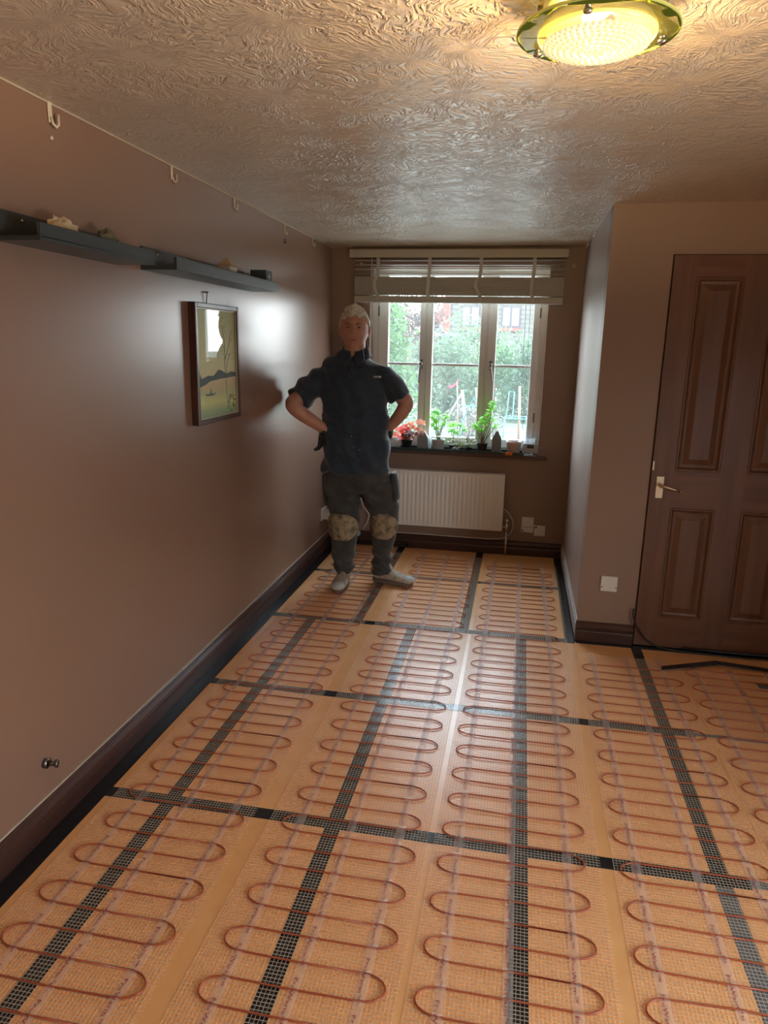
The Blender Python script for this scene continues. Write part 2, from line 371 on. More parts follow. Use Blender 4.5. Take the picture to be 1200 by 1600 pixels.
hh = MB(); hh.cyl((2.127, Yf-.004, .882), (2.127, Yf-.045, .882), .009, n=16); hh.tube([(2.127, Yf-.042, .882), (2.15, Yf-.046, .878), (2.19, Yf-.046, .868), (2.222, Yf-.044, .860)], [.009, .008, .006, .007], 12); hh.ellip((2.224, Yf-.044, .859), (.009, .008, .009))
hh.build('lever_handle', m_brass, hp)
MB().box(2.0835, 2.0905, Yf-.0015, Yf, .955, 1.0).build('latch_plate', m_brass, dr)

# ------------------------------------------------------------------ floor: boards, tape, heating mats
rowsY = [.27, 1.134, 2.002, 2.87, 3.738, 4.605, 5.318]
rownm = {1: 'in the row nearest the camera', 2: 'in the second row from the camera', 3: 'in the third row from the camera', 4: 'in the row at the feet of the man', 5: 'in the row against the window wall'}
colA = [.069, .303, .888, 1.490, 2.091, 2.69, 3.26]; colB = [.069, .5665, 1.1727, 1.725]
ordn = ['first', 'second', 'third', 'fourth', 'fifth', 'sixth']
for k in range(0, 6):
    cols = colA if k < 4 else colB
    for j in range(len(cols)-1):
        x0, x1 = cols[j]+.001, cols[j+1]-.001; y0, y1 = rowsY[k]+.001, rowsY[k+1]-.001
        if k == 3 and x0 > 1.7: y1 = P-.062
        if k == 0: continue
        if k == 1 and j > 3: continue
        o = MB().bbox(x0, x1, y0, y1, -.012, 0, .001).build('insulation_board', m_board)
        tag(o, 'orange board, %s from the left wall %s' % (ordn[j], rownm[k]), 'insulation board', 'orange insulation boards under the heating mats')
# the boards nearer than the picture: one floor area
struct(MB().box(.069, 3.26, YB, 1.132, -.012, -.0002).build('floor_near', m_board))
struct(MB().box(2.093, 3.26, 1.132, 2.0, -.012, -.0002).build('floor_near', m_board))
TG = 'black tape over the board joints'
def tape(x0, x1, y0, y1, label, z=.0006, M=None):
    return tag(MB().box(x0, x1, y0, y1, 0, z).build('joint_tape', M or m_tape), label, 'tape', TG)
t = .026
tape(.303-t, .303+t, .6, 3.712, 'long black joint tape running away under the leftmost heating mat')
tape(.888-t, .888+t, .6, 3.712, 'long black joint tape running away under the second heating mat')
tape(1.490-t, 1.490+t, .6, 3.712, 'long black joint tape running away under the middle heating mat')
tape(2.091-t, 2.091+t, 1.97, P-.062, 'long black joint tape running from the door to the right edge')
m_gtape = mat('worn_grey_tape', (.13, .14, .15), .3); noise_bump(m_gtape, 25, .15, .003)
tape(2.091-t, 2.091+t, .6, 1.97, 'grey joint tape at the bottom right, continuing the black one', .0006, m_gtape)
tape(.5665-t, .5665+t, 3.764, 5.318, 'black joint tape passing behind the shoes of the man')
tape(1.1727-t, 1.1727+t, 3.764, 5.318, 'black joint tape in the bay between the two right-hand mats')
tape(.03, 2.17, 2.002-t, 2.002+t, 'nearest black cross tape, running from left wall to right edge', .0009)
tape(2.17, 3.2, 2.002-t+.008, 2.002+t-.012, 'grey end of the nearest cross tape at the right edge', .0009, m_gtape)
tape(.03, 2.20, 2.87-t, 2.87+t, 'middle black cross tape, second from the camera', .0009)
tape(2.20, 3.2, 2.87-t+.014, 2.87+t-.014, 'thin grey end of the middle cross tape at the right', .0009, m_gtape)
tape(.03, W-.01, 3.738-t, 3.738+t, 'black cross tape at the mouth of the window bay', .0009)
tape(.03, 1.725, 4.605-t+.004, 4.605+t-.004, 'farthest black cross tape, behind the man in the bay', .0009)
tape(2.60, 2.72, 3.375, 3.42, 'short grey piece of tape at right below the zigzag tape', .003, m_gtape)
EG = 'black edging strips along the walls'
def strip_(x0, x1, y0, y1, label): tag(MB().box(x0, x1, y0, y1, -.012, .0012).build('edging_strip', m_tape), label, 'edging strip', EG)
strip_(XL+.023, .069, YB, D-.022, 'black edging strip along the foot of the left wall')
strip_(1.725, W-.007, 3.74, 4.985, 'black edging strip along the bay side wall')
strip_(1.78, XR, P-.062, P-.023, 'black edging strip in front of the short skirting and door')
tag(MB().prism([(2.172, 3.455), (2.178, 3.497), (2.462, 3.628), (2.70, 3.592), (3.2, 3.50), (3.2, 3.455), (2.70, 3.548), (2.472, 3.583)], 2, .0125, .0135).build('loose_tape', m_tape), 'bent black tape lying in a zigzag near the door', 'tape')

def heating_mat(x0, yc0, y0, y1, label, nx0=None, nx1=None, strips=(.055, .225, .392)):
    # x0: left end of the loops; loops are .45 wide, pitch .16
    x1 = x0 + .45; r = .04
    T = thing('heating_mat', ((x0+x1)/2, (y0+y1)/2, 0), label, 'heating mat', 'underfloor heating mats laid side by side')
    nx0 = nx0 if nx0 is not None else x0-.04; nx1 = nx1 if nx1 is not None else x1+.04
    n = MB(); zb, zt = .0014, .0021
    X = np.arange(nx0, nx1, .0105); Y = np.arange(y0-.02, y1+.03, .0115)
    for i, x in enumerate(X):
        n.box(x, x+.0016, y0-.025, y1+.035, zb, zt)
    for y in Y: n.box(nx0, nx1+.004, y, y+.0021, zb+.0004, zt+.0004)
    n.build('netting', m_net, T, fix=False)
    # cable
    kk0 = math.ceil((y0 - yc0)/.16); kk1 = math.floor((y1 - yc0)/.16); pts = []; zc = .0052
    for k in range(kk0, kk1+1):
        yc = yc0 + k*.16; j = RNG.normal(0, .003, 4)
        # right-hand turn before, then left-hand turn at yc: from yc-.04 to yc+.04
        xa = x1 - .05 + j[0]
        pts.append((xa, yc-.04 + j[1]*.6, zc))
        pts.append(((x0+x1)/2, yc-.041+j[1], zc)); pts.append((x0+.075, yc-.0405, zc))
        for q in range(0, 11):
            a = -pi/2 - pi*q/10
            pts.append((x0+.058 + j[2] + .058*cos(a), yc + .040*sin(a), zc+.0004*sin(q)))
        pts.append(((x0+x1)/2, yc+.0405+j[3], zc)); pts.append((x1-.075, yc+.04, zc))
        if k < kk1:
            for q in range(0, 11):
                a = -pi/2 + pi*q/10
                pts.append((x1-.058 + j[0] + .058*cos(a), yc+.08 + .040*sin(a), zc))
    c = MB(); c.tube(pts, .0027, 6); c.build('heating_cable', m_cable, T, fix=False)
    ys = np.arange(y0-.03, y1+.05, .008)
    cross = np.array([yc0 + k*.08 - .04 for k in range(2*kk0, 2*kk1+2)])
    for s_i, sx in enumerate(strips):
        dr_ = x0 + sx + .004*np.sin(ys*1.3 + s_i*2 + x0*5); vs = []; fs = []
        for i, y in enumerate(ys):
            dmin = np.min(np.abs(cross - y)); z = .0032 + .0048*math.exp(-(dmin/.007)**2) + .0003*sin(y*90 + s_i)
            vs += [(dr_[i]-.0135, y, z-.0006), (dr_[i]-.005, y, z), (dr_[i]+.005, y, z+.0001), (dr_[i]+.0135, y, z-.0006)]
        for i in range(len(ys)-1):
            for q in range(3): fs.append((i*4+q, i*4+q+1, i*4+5+q, i*4+4+q))
        b_ = MB(); b_.add(vs, fs, True); so = b_.build('adhesive_strip', m_strip, T, fix=False)
        # printed wording, repeated along the strip
        vs, fs = [], []; yy = y1 - .03 - .07*s_i
        while yy > y0 + .05:
            xi = float(np.interp(yy-.05, ys, dr_))
            b0 = len(vs)
            for (tx, ty) in TXT_V:  # lettering runs towards the camera, tops facing +X
                zz_y = yy - tx; dmin = np.min(np.abs(cross - zz_y)); z = .0036 + .0052*math.exp(-(dmin/.010)**2)
                vs.append((xi - .008 + ty, zz_y, z))
            fs += [tuple(v+b0 for v in f) for f in TXT_F]
            yy -= .165
        b_ = MB(); b_.add(vs, fs); b_.build('printed_lettering', m_print, so, fix=False)
    return T
def text_geo(body, size, squeeze=1.0):
    cu = bpy.data.curves.new('lettering', 'FONT'); cu.body = body; cu.size = size; cu.fill_mode = 'BOTH'; cu.resolution_u = 1
    o = bpy.data.objects.new('lettering', cu); COL.objects.link(o); bpy.context.view_layer.update()
    dg = bpy.context.evaluated_depsgraph_get(); me = bpy.data.meshes.new_from_object(o.evaluated_get(dg))
    V = [(v.co.x*squeeze, v.co.y) for v in me.vertices]; F = [tuple(p.vertices) for p in me.polygons]
    bpy.data.objects.remove(o); bpy.data.curves.remove(cu); bpy.data.meshes.remove(me); return V, F
TXT_V, TXT_F = text_geo('ProWarm™', .0145, 1.8)
heating_mat(.145, 1.383, .45, 5.12, 'leftmost heating mat, running along the left wall under the man', .10, .612)
heating_mat(.720, 1.335, .45, 5.14, 'second heating mat from the left, reaching the shoe tip of the man', .672, 1.198)
heating_mat(1.243, 1.413, .45, 5.08, 'middle heating mat, ending in the bay below the wall boxes', 1.222, 1.733)
heating_mat(1.792, 1.655, .45, 3.56, 'fourth heating mat from the left, stopping before the door skirting', 1.776, 2.252)
heating_mat(2.285, 1.547, .45, 3.50, 'rightmost heating mat, cut by the right edge near the bent tape', 2.262)
# thermostat lead / black cord by the door
tag(MB().tube([(2.066, P-.024, .21), (2.062, P-.028, .20), (2.064, P-.03, .17), (2.085, P-.034, .12), (2.135, P-.04, .052), (2.20, P-.05, .016), (2.30, P-.065, .010), (2.45, P-.075, .010), (2.62, P-.08, .010), (2.8, P-.07, .010), (3.2, P-.07, .010)], .0042, 8).build('black_cord', m_black), 'black cord hanging beside the door and trailing along its foot', 'cord')
tag(MB().tube([(2.33, P-.035, .014), (2.5, P-.036, .014), (2.8, P-.035, .014), (3.2, P-.035, .014)], .008, 8).build('black_cord', m_black), 'thick black cord lying straight against the foot of the door', 'cord')

# ------------------------------------------------------------------ ceiling lamp
LX, LY, LZ = 1.505, 1.603, 2.142
m_lglass = glass('clear_lamp_glass', (.97, .975, .94), 1.0)
m_ledge = mat('green_glass_edge', (.62, .66, .18), .15, emis=(.6, .6, .12), es=.02)
m_bowl = bpy.data.materials.new('lit_crystal_glass'); m_bowl.use_nodes = True
b = bsdf(m_bowl); b.inputs['Base Color'].default_value = (1, .85, .5, 1); b.inputs['Roughness'].default_value = .12
b.inputs['Emission Color'].default_value = (1, .66, .24, 1); b.inputs['Emission Strength'].default_value = .12
o_ = m_bowl.node_tree.nodes['Material Output']; tt = nd(m_bowl, 'ShaderNodeBsdfTransparent'); mx = nd(m_bowl, 'ShaderNodeMixShader'); mx.inputs[0].default_value = .80
lk(m_bowl, tt.outputs[0], mx.inputs[1]); lk(m_bowl, b.outputs[0], mx.inputs[2]); lk(m_bowl, mx.outputs[0], o_.inputs[0])
lamp = thing('ceiling_light', (LX, LY, H), 'round glass ceiling light glowing warm yellow', 'ceiling light')
def lc(z): return (LX, LY, z)
MB().lathe([(0, 0), (.098, 0), (.102, .004), (.102, .034), (0, .034)], lc(H-.036), 56).build('light_blocking_pan', m_whiteplastic, lamp)  # opaque pan added to block the bulb's upward light
MB().lathe([(.096, 0), (.152, 0), (.152, .006), (.096, .006), (.096, 0)], lc(LZ), 72, False).build('glass_disc', m_lglass, lamp)
MB().lathe([(.1515, 0), (.1535, .001), (.1535, .005), (.1515, .006), (.1515, 0)], lc(LZ), 96, False).build('disc_edge', m_ledge, lamp)
prof = [(.1115, .004), (.1125, -.002), (.110, -.008)] + [(.108*cos(a), -.006 - .026*sin(a)) for a in np.linspace(.12, pi/2, 12)]
bo = MB().lathe(prof, lc(LZ), 64).build('glass_bowl', m_bowl, lamp, fix=False)
bd = MB()
for ring, a in enumerate(np.linspace(.42, pi/2, 9)):
    rr = .106*cos(a); zz = LZ - .006 - .026*sin(a); n = max(1, int(2*pi*rr/.0125))
    for k in range(n):
        ph = 2*pi*(k + .5*(ring % 2))/n; bd.ellip((LX+rr*cos(ph), LY+rr*sin(ph), zz), (.0062, .0062, .0045), 8, 6)
m_bead = bpy.data.materials.new('crystal_bead'); m_bead.use_nodes = True; b = bsdf(m_bead)
b.inputs['Base Color'].default_value = (1, .9, .65, 1); b.inputs['Roughness'].default_value = .05; b.inputs['Emission Color'].default_value = (1, .74, .36, 1); b.inputs['Emission Strength'].default_value = .28; b.inputs['Specular IOR Level'].default_value = 1
bd.build('crystal_beads', m_bead, bo)
for k in range(3):
    a = radians([-102, 150, 12][k]); x, y = LX + .128*cos(a), LY + .128*sin(a)
    MB().cyl((x, y, H), (x, y, LZ-.006), .0055, n=14).ellip((x, y, LZ-.008), (.009, .009, .006), 14, 8).build('post', m_chrome, lamp)
ld = bpy.data.lights.new('lamp_bulb', 'POINT'); lo = bpy.data.objects.new('lamp_bulb', ld); COL.objects.link(lo)
ld.energy = 24; ld.color = (1, .70, .36); ld.shadow_soft_size = .03; lo.location = (LX, LY, LZ+.008)

# ------------------------------------------------------------------ venetian blind
m_blind = mat('blind_grey_wood', (.50, .475, .41), .45); m_btape = mat('blind_ladder_tape', (.56, .54, .48), .8); m_cord = mat('cord', (.45, .43, .38), .7)
bl = thing('venetian_blind', (.9, D-.04, 2.2), 'cream wooden venetian blind drawn up above the window', 'blind')
BX0, BX1 = .172, 1.650; BY0, BY1 = D-.072, D-.022
MB().bbox(.132, 1.668, D-.080, D-.072, 2.145, 2.202, .003).build('valance', m_blind, bl)
MB().bbox(.140, 1.660, D-.070, D-.004, 2.158, 2.200, .003).build('headrail', m_blind, bl)
for z in (2.128, 2.098, 2.068, 2.034):
    MB().bbox(BX0, BX1, BY0, BY1, z-.0015, z+.0015, .001).build('slat', m_blind, bl)
st = MB()
z = 2.013
while z > 1.888:
    st.bbox(BX0+RNG.normal(0, .001), BX1+RNG.normal(0, .001), BY0+RNG.normal(0, .0015), BY1, z-.0026, z+.0026, .001); z -= .0066
st.build('slat_stack', m_blind, bl)
MB().bbox(BX0-.002, BX1+.002, BY0-.002, BY1+.002, 1.838, 1.884, .005).build('bottom_rail', m_blind, bl)
for x in (.346, .716, 1.077, 1.442):
    k = (x*7) % 1
    pts = [(x, 2.145), (x, 2.06), (x-.004, 2.02), (x-.03*k*1.6-.006, 1.985), (x-.035*k*1.6-.004, 1.95), (x-.012, 1.91), (x+.012*k, 1.875), (x, 1.848)]
    vs = [];
    for (xx, zz) in pts: vs += [(xx-.012, BY0-.0045, zz), (xx+.012, BY0-.0045, zz), (xx+.012, BY0-.0075, zz), (xx-.012, BY0-.0075, zz)]
    fs = [(i*4+a, i*4+(a+1) % 4, i*4+4+(a+1) % 4, i*4+4+a) for i in range(len(pts)-1) for a in range(4)] + [(0, 1, 2, 3), (28, 29, 30, 31)]
    MB().add(vs, fs).build('ladder_tape', m_btape, bl)
MB().tube([(.300, BY0-.012, 2.145), (.301, BY0-.013, 1.95), (.302, BY0-.012, 1.665)], .0042, 8).build('tilt_wand', m_cord, bl)
for x, z0 in ((1.402, .86), (1.432, .95), (.740, 1.80), (1.06, 1.77)):
    MB().tube([(x, BY0+.01, 1.84), (x+.004, BY0+.012, (1.84+z0)/2), (x, BY0+.01, z0)], .0013, 5).build('pull_cord', m_cord, bl)

# ------------------------------------------------------------------ radiator
rad = thing('radiator', (.88, D-.06, .19), 'cream ribbed panel radiator under the window', 'radiator')
RX0, RX1, RZ0, RZ1, RY = .445, 1.328, .196, .622, D-.082
prof = []; nr = 26; pw = (RX1-RX0-.05)/nr
def rib_row(z, amp):
    pts = [(RX0, RY+.004, z), (RX0+.004, RY, z)]
    for i in range(nr):
        xa = RX0+.025 + i*pw
        pts += [(xa, RY, z), (xa+pw*.16, RY-amp*.1, z), (xa+pw*.34, RY-amp, z), (xa+pw*.66, RY-amp, z), (xa+pw*.84, RY-amp*.1, z)]
    pts += [(RX1-.004, RY, z), (RX1, RY+.004, z)]; return pts
rowz = [(RZ0, 0), (RZ0+.030, 0), (RZ0+.045, .009), (RZ1-.045, .009), (RZ1-.030, 0), (RZ1-.004, 0)]
rr_ = [rib_row(z, a) for z, a in rowz]; n = len(rr_[0]); vs = [v for r0 in rr_ for v in r0]
fs = [(i*n+k, i*n+k+1, (i+1)*n+k+1, (i+1)*n+k) for i in range(len(rr_)-1) for k in range(n-1)]
b = MB(); b.add(vs, fs, True); b.box(RX0, RX1, RY+.004, RY+.012, RZ0, RZ1-.002)
b.build('front_panel', m_rad, rad, fix=False)
b = MB(); b.box(RX0-.002, RX0+.003, RY-.002, RY+.06, RZ0+.01, RZ1); b.box(RX1-.003, RX1+.002, RY-.002, RY+.06, RZ0+.01, RZ1); b.build('side_cover', m_rad, rad)
b = MB(); b.box(RX0, RX1, RY, RY+.006, RZ1-.004, RZ1+.002); b.box(RX0, RX1, RY+.054, RY+.06, RZ1-.004, RZ1+.002)
for i in range(60):
    x = RX0 + .006 + i*(RX1-RX0-.012)/60; b.box(x, x+.005, RY+.006, RY+.054, RZ1-.003, RZ1+.001)
b.build('top_grille', m_rad, rad)
v = MB(); v.cyl((RX1, RY+.03, .225), (RX1+.035, RY+.03, .225), .009).cyl((RX1+.035, RY+.03, .19), (RX1+.035, RY+.03, .26), .012).cyl((RX1+.035, RY+.03, .26), (RX1+.035, RY+.03, .285), .015, .012).ellip((RX1+.035, RY+.03, .225), (.016, .014, .016))
v.build('valve', m_chrome, rad); MB().cyl((RX1+.035, RY+.03, .19), (RX1+.035, RY+.03, .0), .0075).build('pipe', m_chrome, rad)
tag(MB().tube([(1.322, RY+.03, .36), (1.345, D-.03, .35), (1.375, D-.02, .32), (1.405, D-.015, .27), (1.412, D-.015, .22), (1.395, D-.015, .17), (1.36, D-.018, .135), (1.31, D-.022, .118), (1.22, D-.02, .113), (1.0, D-.02, .113), (.7, D-.02, .116), (.5, D-.02, .115), (.33, D-.02, .113)], .0032, 8).build('white_cable', m_whiteplastic), 'thin white cable looping from the radiator along the skirting', 'cable')

# ------------------------------------------------------------------ sockets and boxes
def plate(x0, x1, z0, z1, y, name, label, cat, rot=0):
    T = thing(name, ((x0+x1)/2, y, (z0+z1)/2), label, cat)
    MB().bbox(x0, x1, y-.012, y, z0, z1, .003).build('cover_plate', m_whiteplastic, T)
    return T
m_dark = mat('dark_detail', (.03, .03, .03), .5)
T = plate(1.472, 1.562, .180, .300, D, 'junction_box', 'taller white wall box right of the radiator', 'junction box')
MB().box(1.478, 1.556, D-.0145, D-.012, .222, .224).build('seam', m_dark, T); MB().cyl((1.484, D-.012, .195), (1.484, D-.014, .195), .006, n=12).build('screw', m_dark, T)
T = plate(1.566, 1.650, .158, .240, D, 'telephone_socket', 'smaller white wall box nearest the bay corner', 'socket')
MB().cyl((1.580, D-.012, .226), (1.580, D-.014, .226), .007, n=12).build('screw', m_dark, T)
T = plate(1.886, 1.972, .288, .372, P, 'blank_plate', 'square cream wall plate left of the door', 'wall plate')
for x in (1.893, 1.965): MB().box(x-.004, x+.004, P-.0135, P-.012, .311, .315).build('clip_notch', m_dark, T)
T = thing('double_socket', (XL, 5.10, .27), 'white socket with plugs on the left wall behind the man', 'socket')
MB().bbox(XL, XL+.012, 5.03, 5.17, .24, .33, .003).build('cover_plate', m_whiteplastic, T)
MB().bbox(XL+.012, XL+.05, 5.045, 5.09, .25, .31, .006).build('plug', m_whiteplastic, T)
MB().bbox(XL+.012, XL+.05, 5.11, 5.155, .25, .31, .006).build('plug', m_whiteplastic, T)
tag(MB().tube([(.03, 5.07, .25), (.05, 5.07, .19), (.09, 5.10, .14), (.13, 5.2, .12), (.2, 5.27, .10)], .0035, 8).build('white_cable', m_whiteplastic), 'white cable drooping from the socket plugs to the corner', 'cable')
# tangle of cables behind the legs of the man
m_bluep = mat('pale_blue_plastic', (.45, .55, .62), .4)
tag(MB().tube([(.20, D-.03, .44), (.235, D-.03, .36), (.25, D-.02, .30), (.30, D-.03, .25), (.285, D-.03, .18), (.25, D-.03, .13)], .004, 8).build('white_cable', m_whiteplastic), 'white cable hanging in the gap between the legs', 'cable')
tag(MB().tube([(.22, D-.02, .26), (.27, D-.03, .30), (.33, D-.03, .33), (.30, D-.02, .27), (.34, D-.03, .22), (.32, D-.03, .15), (.30, D-.02, .115)], .003, 8).build('curly_cable', m_cord), 'tangled grey cable between the legs, right of the white one', 'cable')
tag(MB().bbox(.19, .235, D-.075, D-.03, .075, .115, .01).build('small_adaptor', m_bluep), 'small pale blue adaptor low down between the legs', 'adaptor')
for i_, zc_ in enumerate((.012, .03)):
    tag(MB().tube([(.05, D-.05, zc_), (.2, D-.06-.03*i_, zc_), (.42, D-.05, zc_), (.62, D-.04, zc_)], .006, 8).build('black_cord', m_black), ['black cord lying lowest along the back skirting behind the man', 'black cord raised on the back skirting behind the man'][i_], 'cord')

# ------------------------------------------------------------------ left wall: shelves, picture, hooks
m_shelf = mat('charcoal_shelf_paint', (.040, .050, .054), .34); noise_bump(m_shelf, 30, .08, .002)
def ledge(y0, y1, label):
    T = thing('picture_ledge', (XL, (y0+y1)/2, 1.81), label, 'shelf', 'charcoal picture ledges on the left wall')
    MB().bbox(XL, XL+.012, y0, y1, 1.808, 1.884, .001).build('back_board', m_shelf, T)
    MB().bbox(XL, .130, y0, y1, 1.800, 1.812, .001).build('shelf_board', m_shelf, T)
    MB().bbox(.118, .130, y0+.002, y1, 1.808, 1.846, .001).build('front_lip', m_shelf, T)
    for yy in (y0+.11, y1-.11): MB().cyl((XL+.012, yy, 1.865), (XL+.014, yy, 1.865), .005, n=12).build('screw', m_chrome, T)
ledge(1.80, 2.415, 'nearer charcoal picture ledge, cut by the left picture edge')
ledge(2.575, 3.715, 'farther, longer charcoal picture ledge above the framed picture')
m_shell = mat('pale_shell', (.58, .48, .36), .4); noise_bump(m_shell, 60, .4, .004)
def rock(c, r, M, name, label, cat, seed, spikes=False):
    rg = np.random.default_rng(seed); import bmesh
    bm = bmesh.new(); bmesh.ops.create_icosphere(bm, subdivisions=3, radius=1)
    for v in bm.verts:
        k = 1 + rg.normal(0, .05 if not spikes else .13) + .13*sin(v.co.x*5+seed)*cos(v.co.y*4+v.co.z*3); v.co = Vector((v.co.x*r[0]*k, v.co.y*r[1]*k, v.co.z*r[2]*k))
    zmin = min(v.co.z for v in bm.verts)
    for v in bm.verts: v.co.z -= zmin; v.co += Vector(c)
    me = bpy.data.meshes.new(name); bm.to_mesh(me); bm.free(); me.materials.append(M); o = bpy.data.objects.new(name, me); COL.objects.link(o)
    return tag(o, label, cat)
m_crys = mat('honey_crystal', (.60, .46, .28), .25); m_green = mat('green_brown_stone', (.15, .14, .075), .5); noise_bump(m_green, 90, .5, .006)
rock((.060, 2.00, 1.812), (.03, .055, .034), m_crys, 'crystal_cluster', 'honey coloured crystal cluster on the nearer ledge', 'crystal', 3, True)
rock((.060, 2.235, 1.812), (.028, .038, .036), m_green, 'rough_stone', 'rough green-brown stone on the nearer ledge', 'stone', 4)
rock((.075, 2.30, 1.812), (.018, .022, .016), m_shell, 'seashell', 'small pale shell beside the green stone on the ledge', 'shell', 5)
hs = thing('ornament_house', (.065, 3.205, 1.812), 'small cream pointed ornament on the farther ledge', 'ornament')
MB().bbox(.035, .095, 3.165, 3.245, 1.812, 1.876, .004).build('body', m_shell, hs)
MB().add([(.030, 3.16, 1.874), (.10, 3.16, 1.874), (.10, 3.25, 1.874), (.030, 3.25, 1.874), (.065, 3.205, 1.915)], [(0, 1, 2, 3), (0, 1, 4), (1, 2, 4), (2, 3, 4), (3, 0, 4)]).build('pointed_top', mat('tan_top', (.50, .38, .25), .5), hs)
sl = thing('slate_box', (.065, 3.64, 1.812), 'dark slate cube ornament at the end of the farther ledge', 'ornament')
m_slate = mat('dark_slate', (.035, .05, .055), .5)
MB().bbox(.020, .105, 3.60, 3.69, 1.812, 1.900, .003).build('body', m_slate, sl)
b = MB()
for yy, zz, s_ in ((3.645, 1.872, .012), (3.638, 1.85, .010), (3.652, 1.85, .010), (3.632, 1.828, .008), (3.66, 1.828, .008), (3.645, 1.828, .006)): b.prism([(yy-s_, zz-s_*.7), (yy+s_, zz-s_*.7), (yy, zz+s_)], 0, .105, .1065)
b.build('white_marks', mat('chalk_marks', (.55, .6, .6), .6), sl)

# framed picture
pic = thing('framed_picture', (XL, 3.19, 1.44), 'framed tall landscape print with lake and boat on the left wall', 'picture')
y0, y1, z0, z1 = 2.95, 3.435, 1.178, 1.708; fx0, fx1 = XL, XL+.035
fr = MB(); fw = .022
fr.bbox(fx0, fx1, y0, y0+fw, z0, z1, .003); fr.bbox(fx0, fx1, y1-fw, y1, z0, z1, .003); fr.bbox(fx0, fx1, y0+fw, y1-fw, z0, z0+fw, .003); fr.bbox(fx0, fx1, y0+fw, y1-fw, z1-fw, z1, .003)
fr.build('frame', m_frame, pic)
b = MB(); s_ = .004
b.box(fx1-.012, fx1-.006, y0+fw, y0+fw+s_, z0+fw, z1-fw); b.box(fx1-.012, fx1-.006, y1-fw-s_, y1-fw, z0+fw, z1-fw); b.box(fx1-.012, fx1-.006, y0+fw, y1-fw, z0+fw, z0+fw+s_); b.box(fx1-.012, fx1-.006, y0+fw, y1-fw, z1-fw-s_, z1-fw)
b.build('inner_slip', mat('gilt_slip', (.55, .48, .36), .3), pic)
m_pr = mat('yellow_green_print', (.58, .54, .26), .7)
c_ = coords(m_pr); sx = nd(m_pr, 'ShaderNodeSeparateXYZ'); lk(m_pr, c_, sx.inputs[0]); mr = nd(m_pr, 'ShaderNodeMapRange'); lk(m_pr, sx.outputs['Z'], mr.inputs[0]); mr.inputs['From Min'].default_value = z0; mr.inputs['From Max'].default_value = z1
cr = nd(m_pr, 'ShaderNodeValToRGB'); lk(m_pr, mr.outputs[0], cr.inputs[0]); e = cr.color_ramp.elements
e[0].position = 0; e[0].color = (0.33, 0.44, 0.29, 1); e[1].position = 1; e[1].color = (0.63, 0.73, 0.44, 1)
for p_, c in ((.10, (0.46, 0.59, 0.33)), (.17, (0.79, 0.83, 0.36)), (.25, (0.63, 0.65, 0.36)), (.31, (0.74, 0.62, 0.36)), (.36, (0.77, 0.68, 0.44)), (.42, (0.84, 0.82, 0.49)), (.6, (0.77, 0.83, 0.51))):
    q = e.new(p_); q.color = (*c, 1)
lk(m_pr, cr.outputs[0], bsdf(m_pr).inputs['Base Color'])
pr_ = MB().box(fx1-.022, fx1-.016, y0+fw, y1-fw, z0+fw, z1-fw).build('print', m_pr, pic)
m_hill = mat('blue_grey_ink', (.15, .21, .21), .8); m_ink = mat('grey_green_ink', (.20, .23, .16), .8)
xa, xb = fx1-.016, fx1-.0155
zz = z0+.195
MB().prism([(y0+fw, zz-.035), (y0+fw, zz+.02), (y0+.05, zz+.035), (y0+.075, zz+.006), (y0+.14, zz+.018), (y0+.20, zz+.016), (y0+.26, zz+.042), (y0+.30, zz+.036), (y0+.35, zz+.02), (y0+.40, zz+.03), (y1-fw, zz+.024), (y1-fw, zz+.004), (y0+.3, zz), (y0+.16, zz-.008), (y0+.12, zz-.02)], 0, xa, xb).build('painted_hills', m_hill, pr_)
MB().prism([(y0+.10, z0+.134), (y0+.125, z0+.122), (y0+.20, z0+.122), (y0+.225, z0+.136), (y0+.19, z0+.130), (y0+.175, z0+.134), (y0+.168, z0+.16), (y0+.158, z0+.134), (y0+.14, z0+.130)], 0, xa, xb).build('painted_boat', m_hill, pr_)
b = MB()
for q in ([(.36, .05), (.345, .15), (.33, .26), (.335, .36), (.31, .44)], [(.335, .33), (.28, .37), (.22, .40)], [(.332, .28), (.38, .34), (.42, .42)], [(.34, .2), (.36, .27), (.40, .31)]):
    for (a, c), (a2, c2) in zip(q[:-1], q[1:]): b.prism([(y0+a, z0+c), (y0+a+.005, z0+c), (y0+a2+.004, z0+c2), (y0+a2, z0+c2)], 0, xa, xb)
for k in range(40):
    a, c = RNG.uniform(.36, .45), RNG.uniform(.03, .11); b.prism([(y0+a, z0+c), (y0+a+.012, z0+c+.003), (y0+a+.006, z0+c+.012)], 0, xa, xb+.0001*(k % 3))
for k in range(60):
    a, c = RNG.uniform(.19, .45), RNG.uniform(.28, .48); s2 = RNG.uniform(.002, .005); b.prism([(y0+a, z0+c), (y0+a+s2*2, z0+c+.001), (y0+a+s2, z0+c+s2)], 0, xa, xb+.0001*(k % 3))
b.build('painted_tree', m_ink, pr_)
MB().box(fx1-.0135, fx1-.012, y0+fw, y1-fw, z0+fw, z1-fw).build('glazing', m_pglass, pic)
b = MB(); b.tube([(XL+.006, 3.125, z1), (XL+.012, 3.128, z1+.05), (XL+.006, 3.131, z1)], .0016, 6); b.cyl((XL, 3.128, z1+.05), (XL+.018, 3.128, z1+.05), .003, n=8); b.build('hanging_loop', m_pewter, pic)

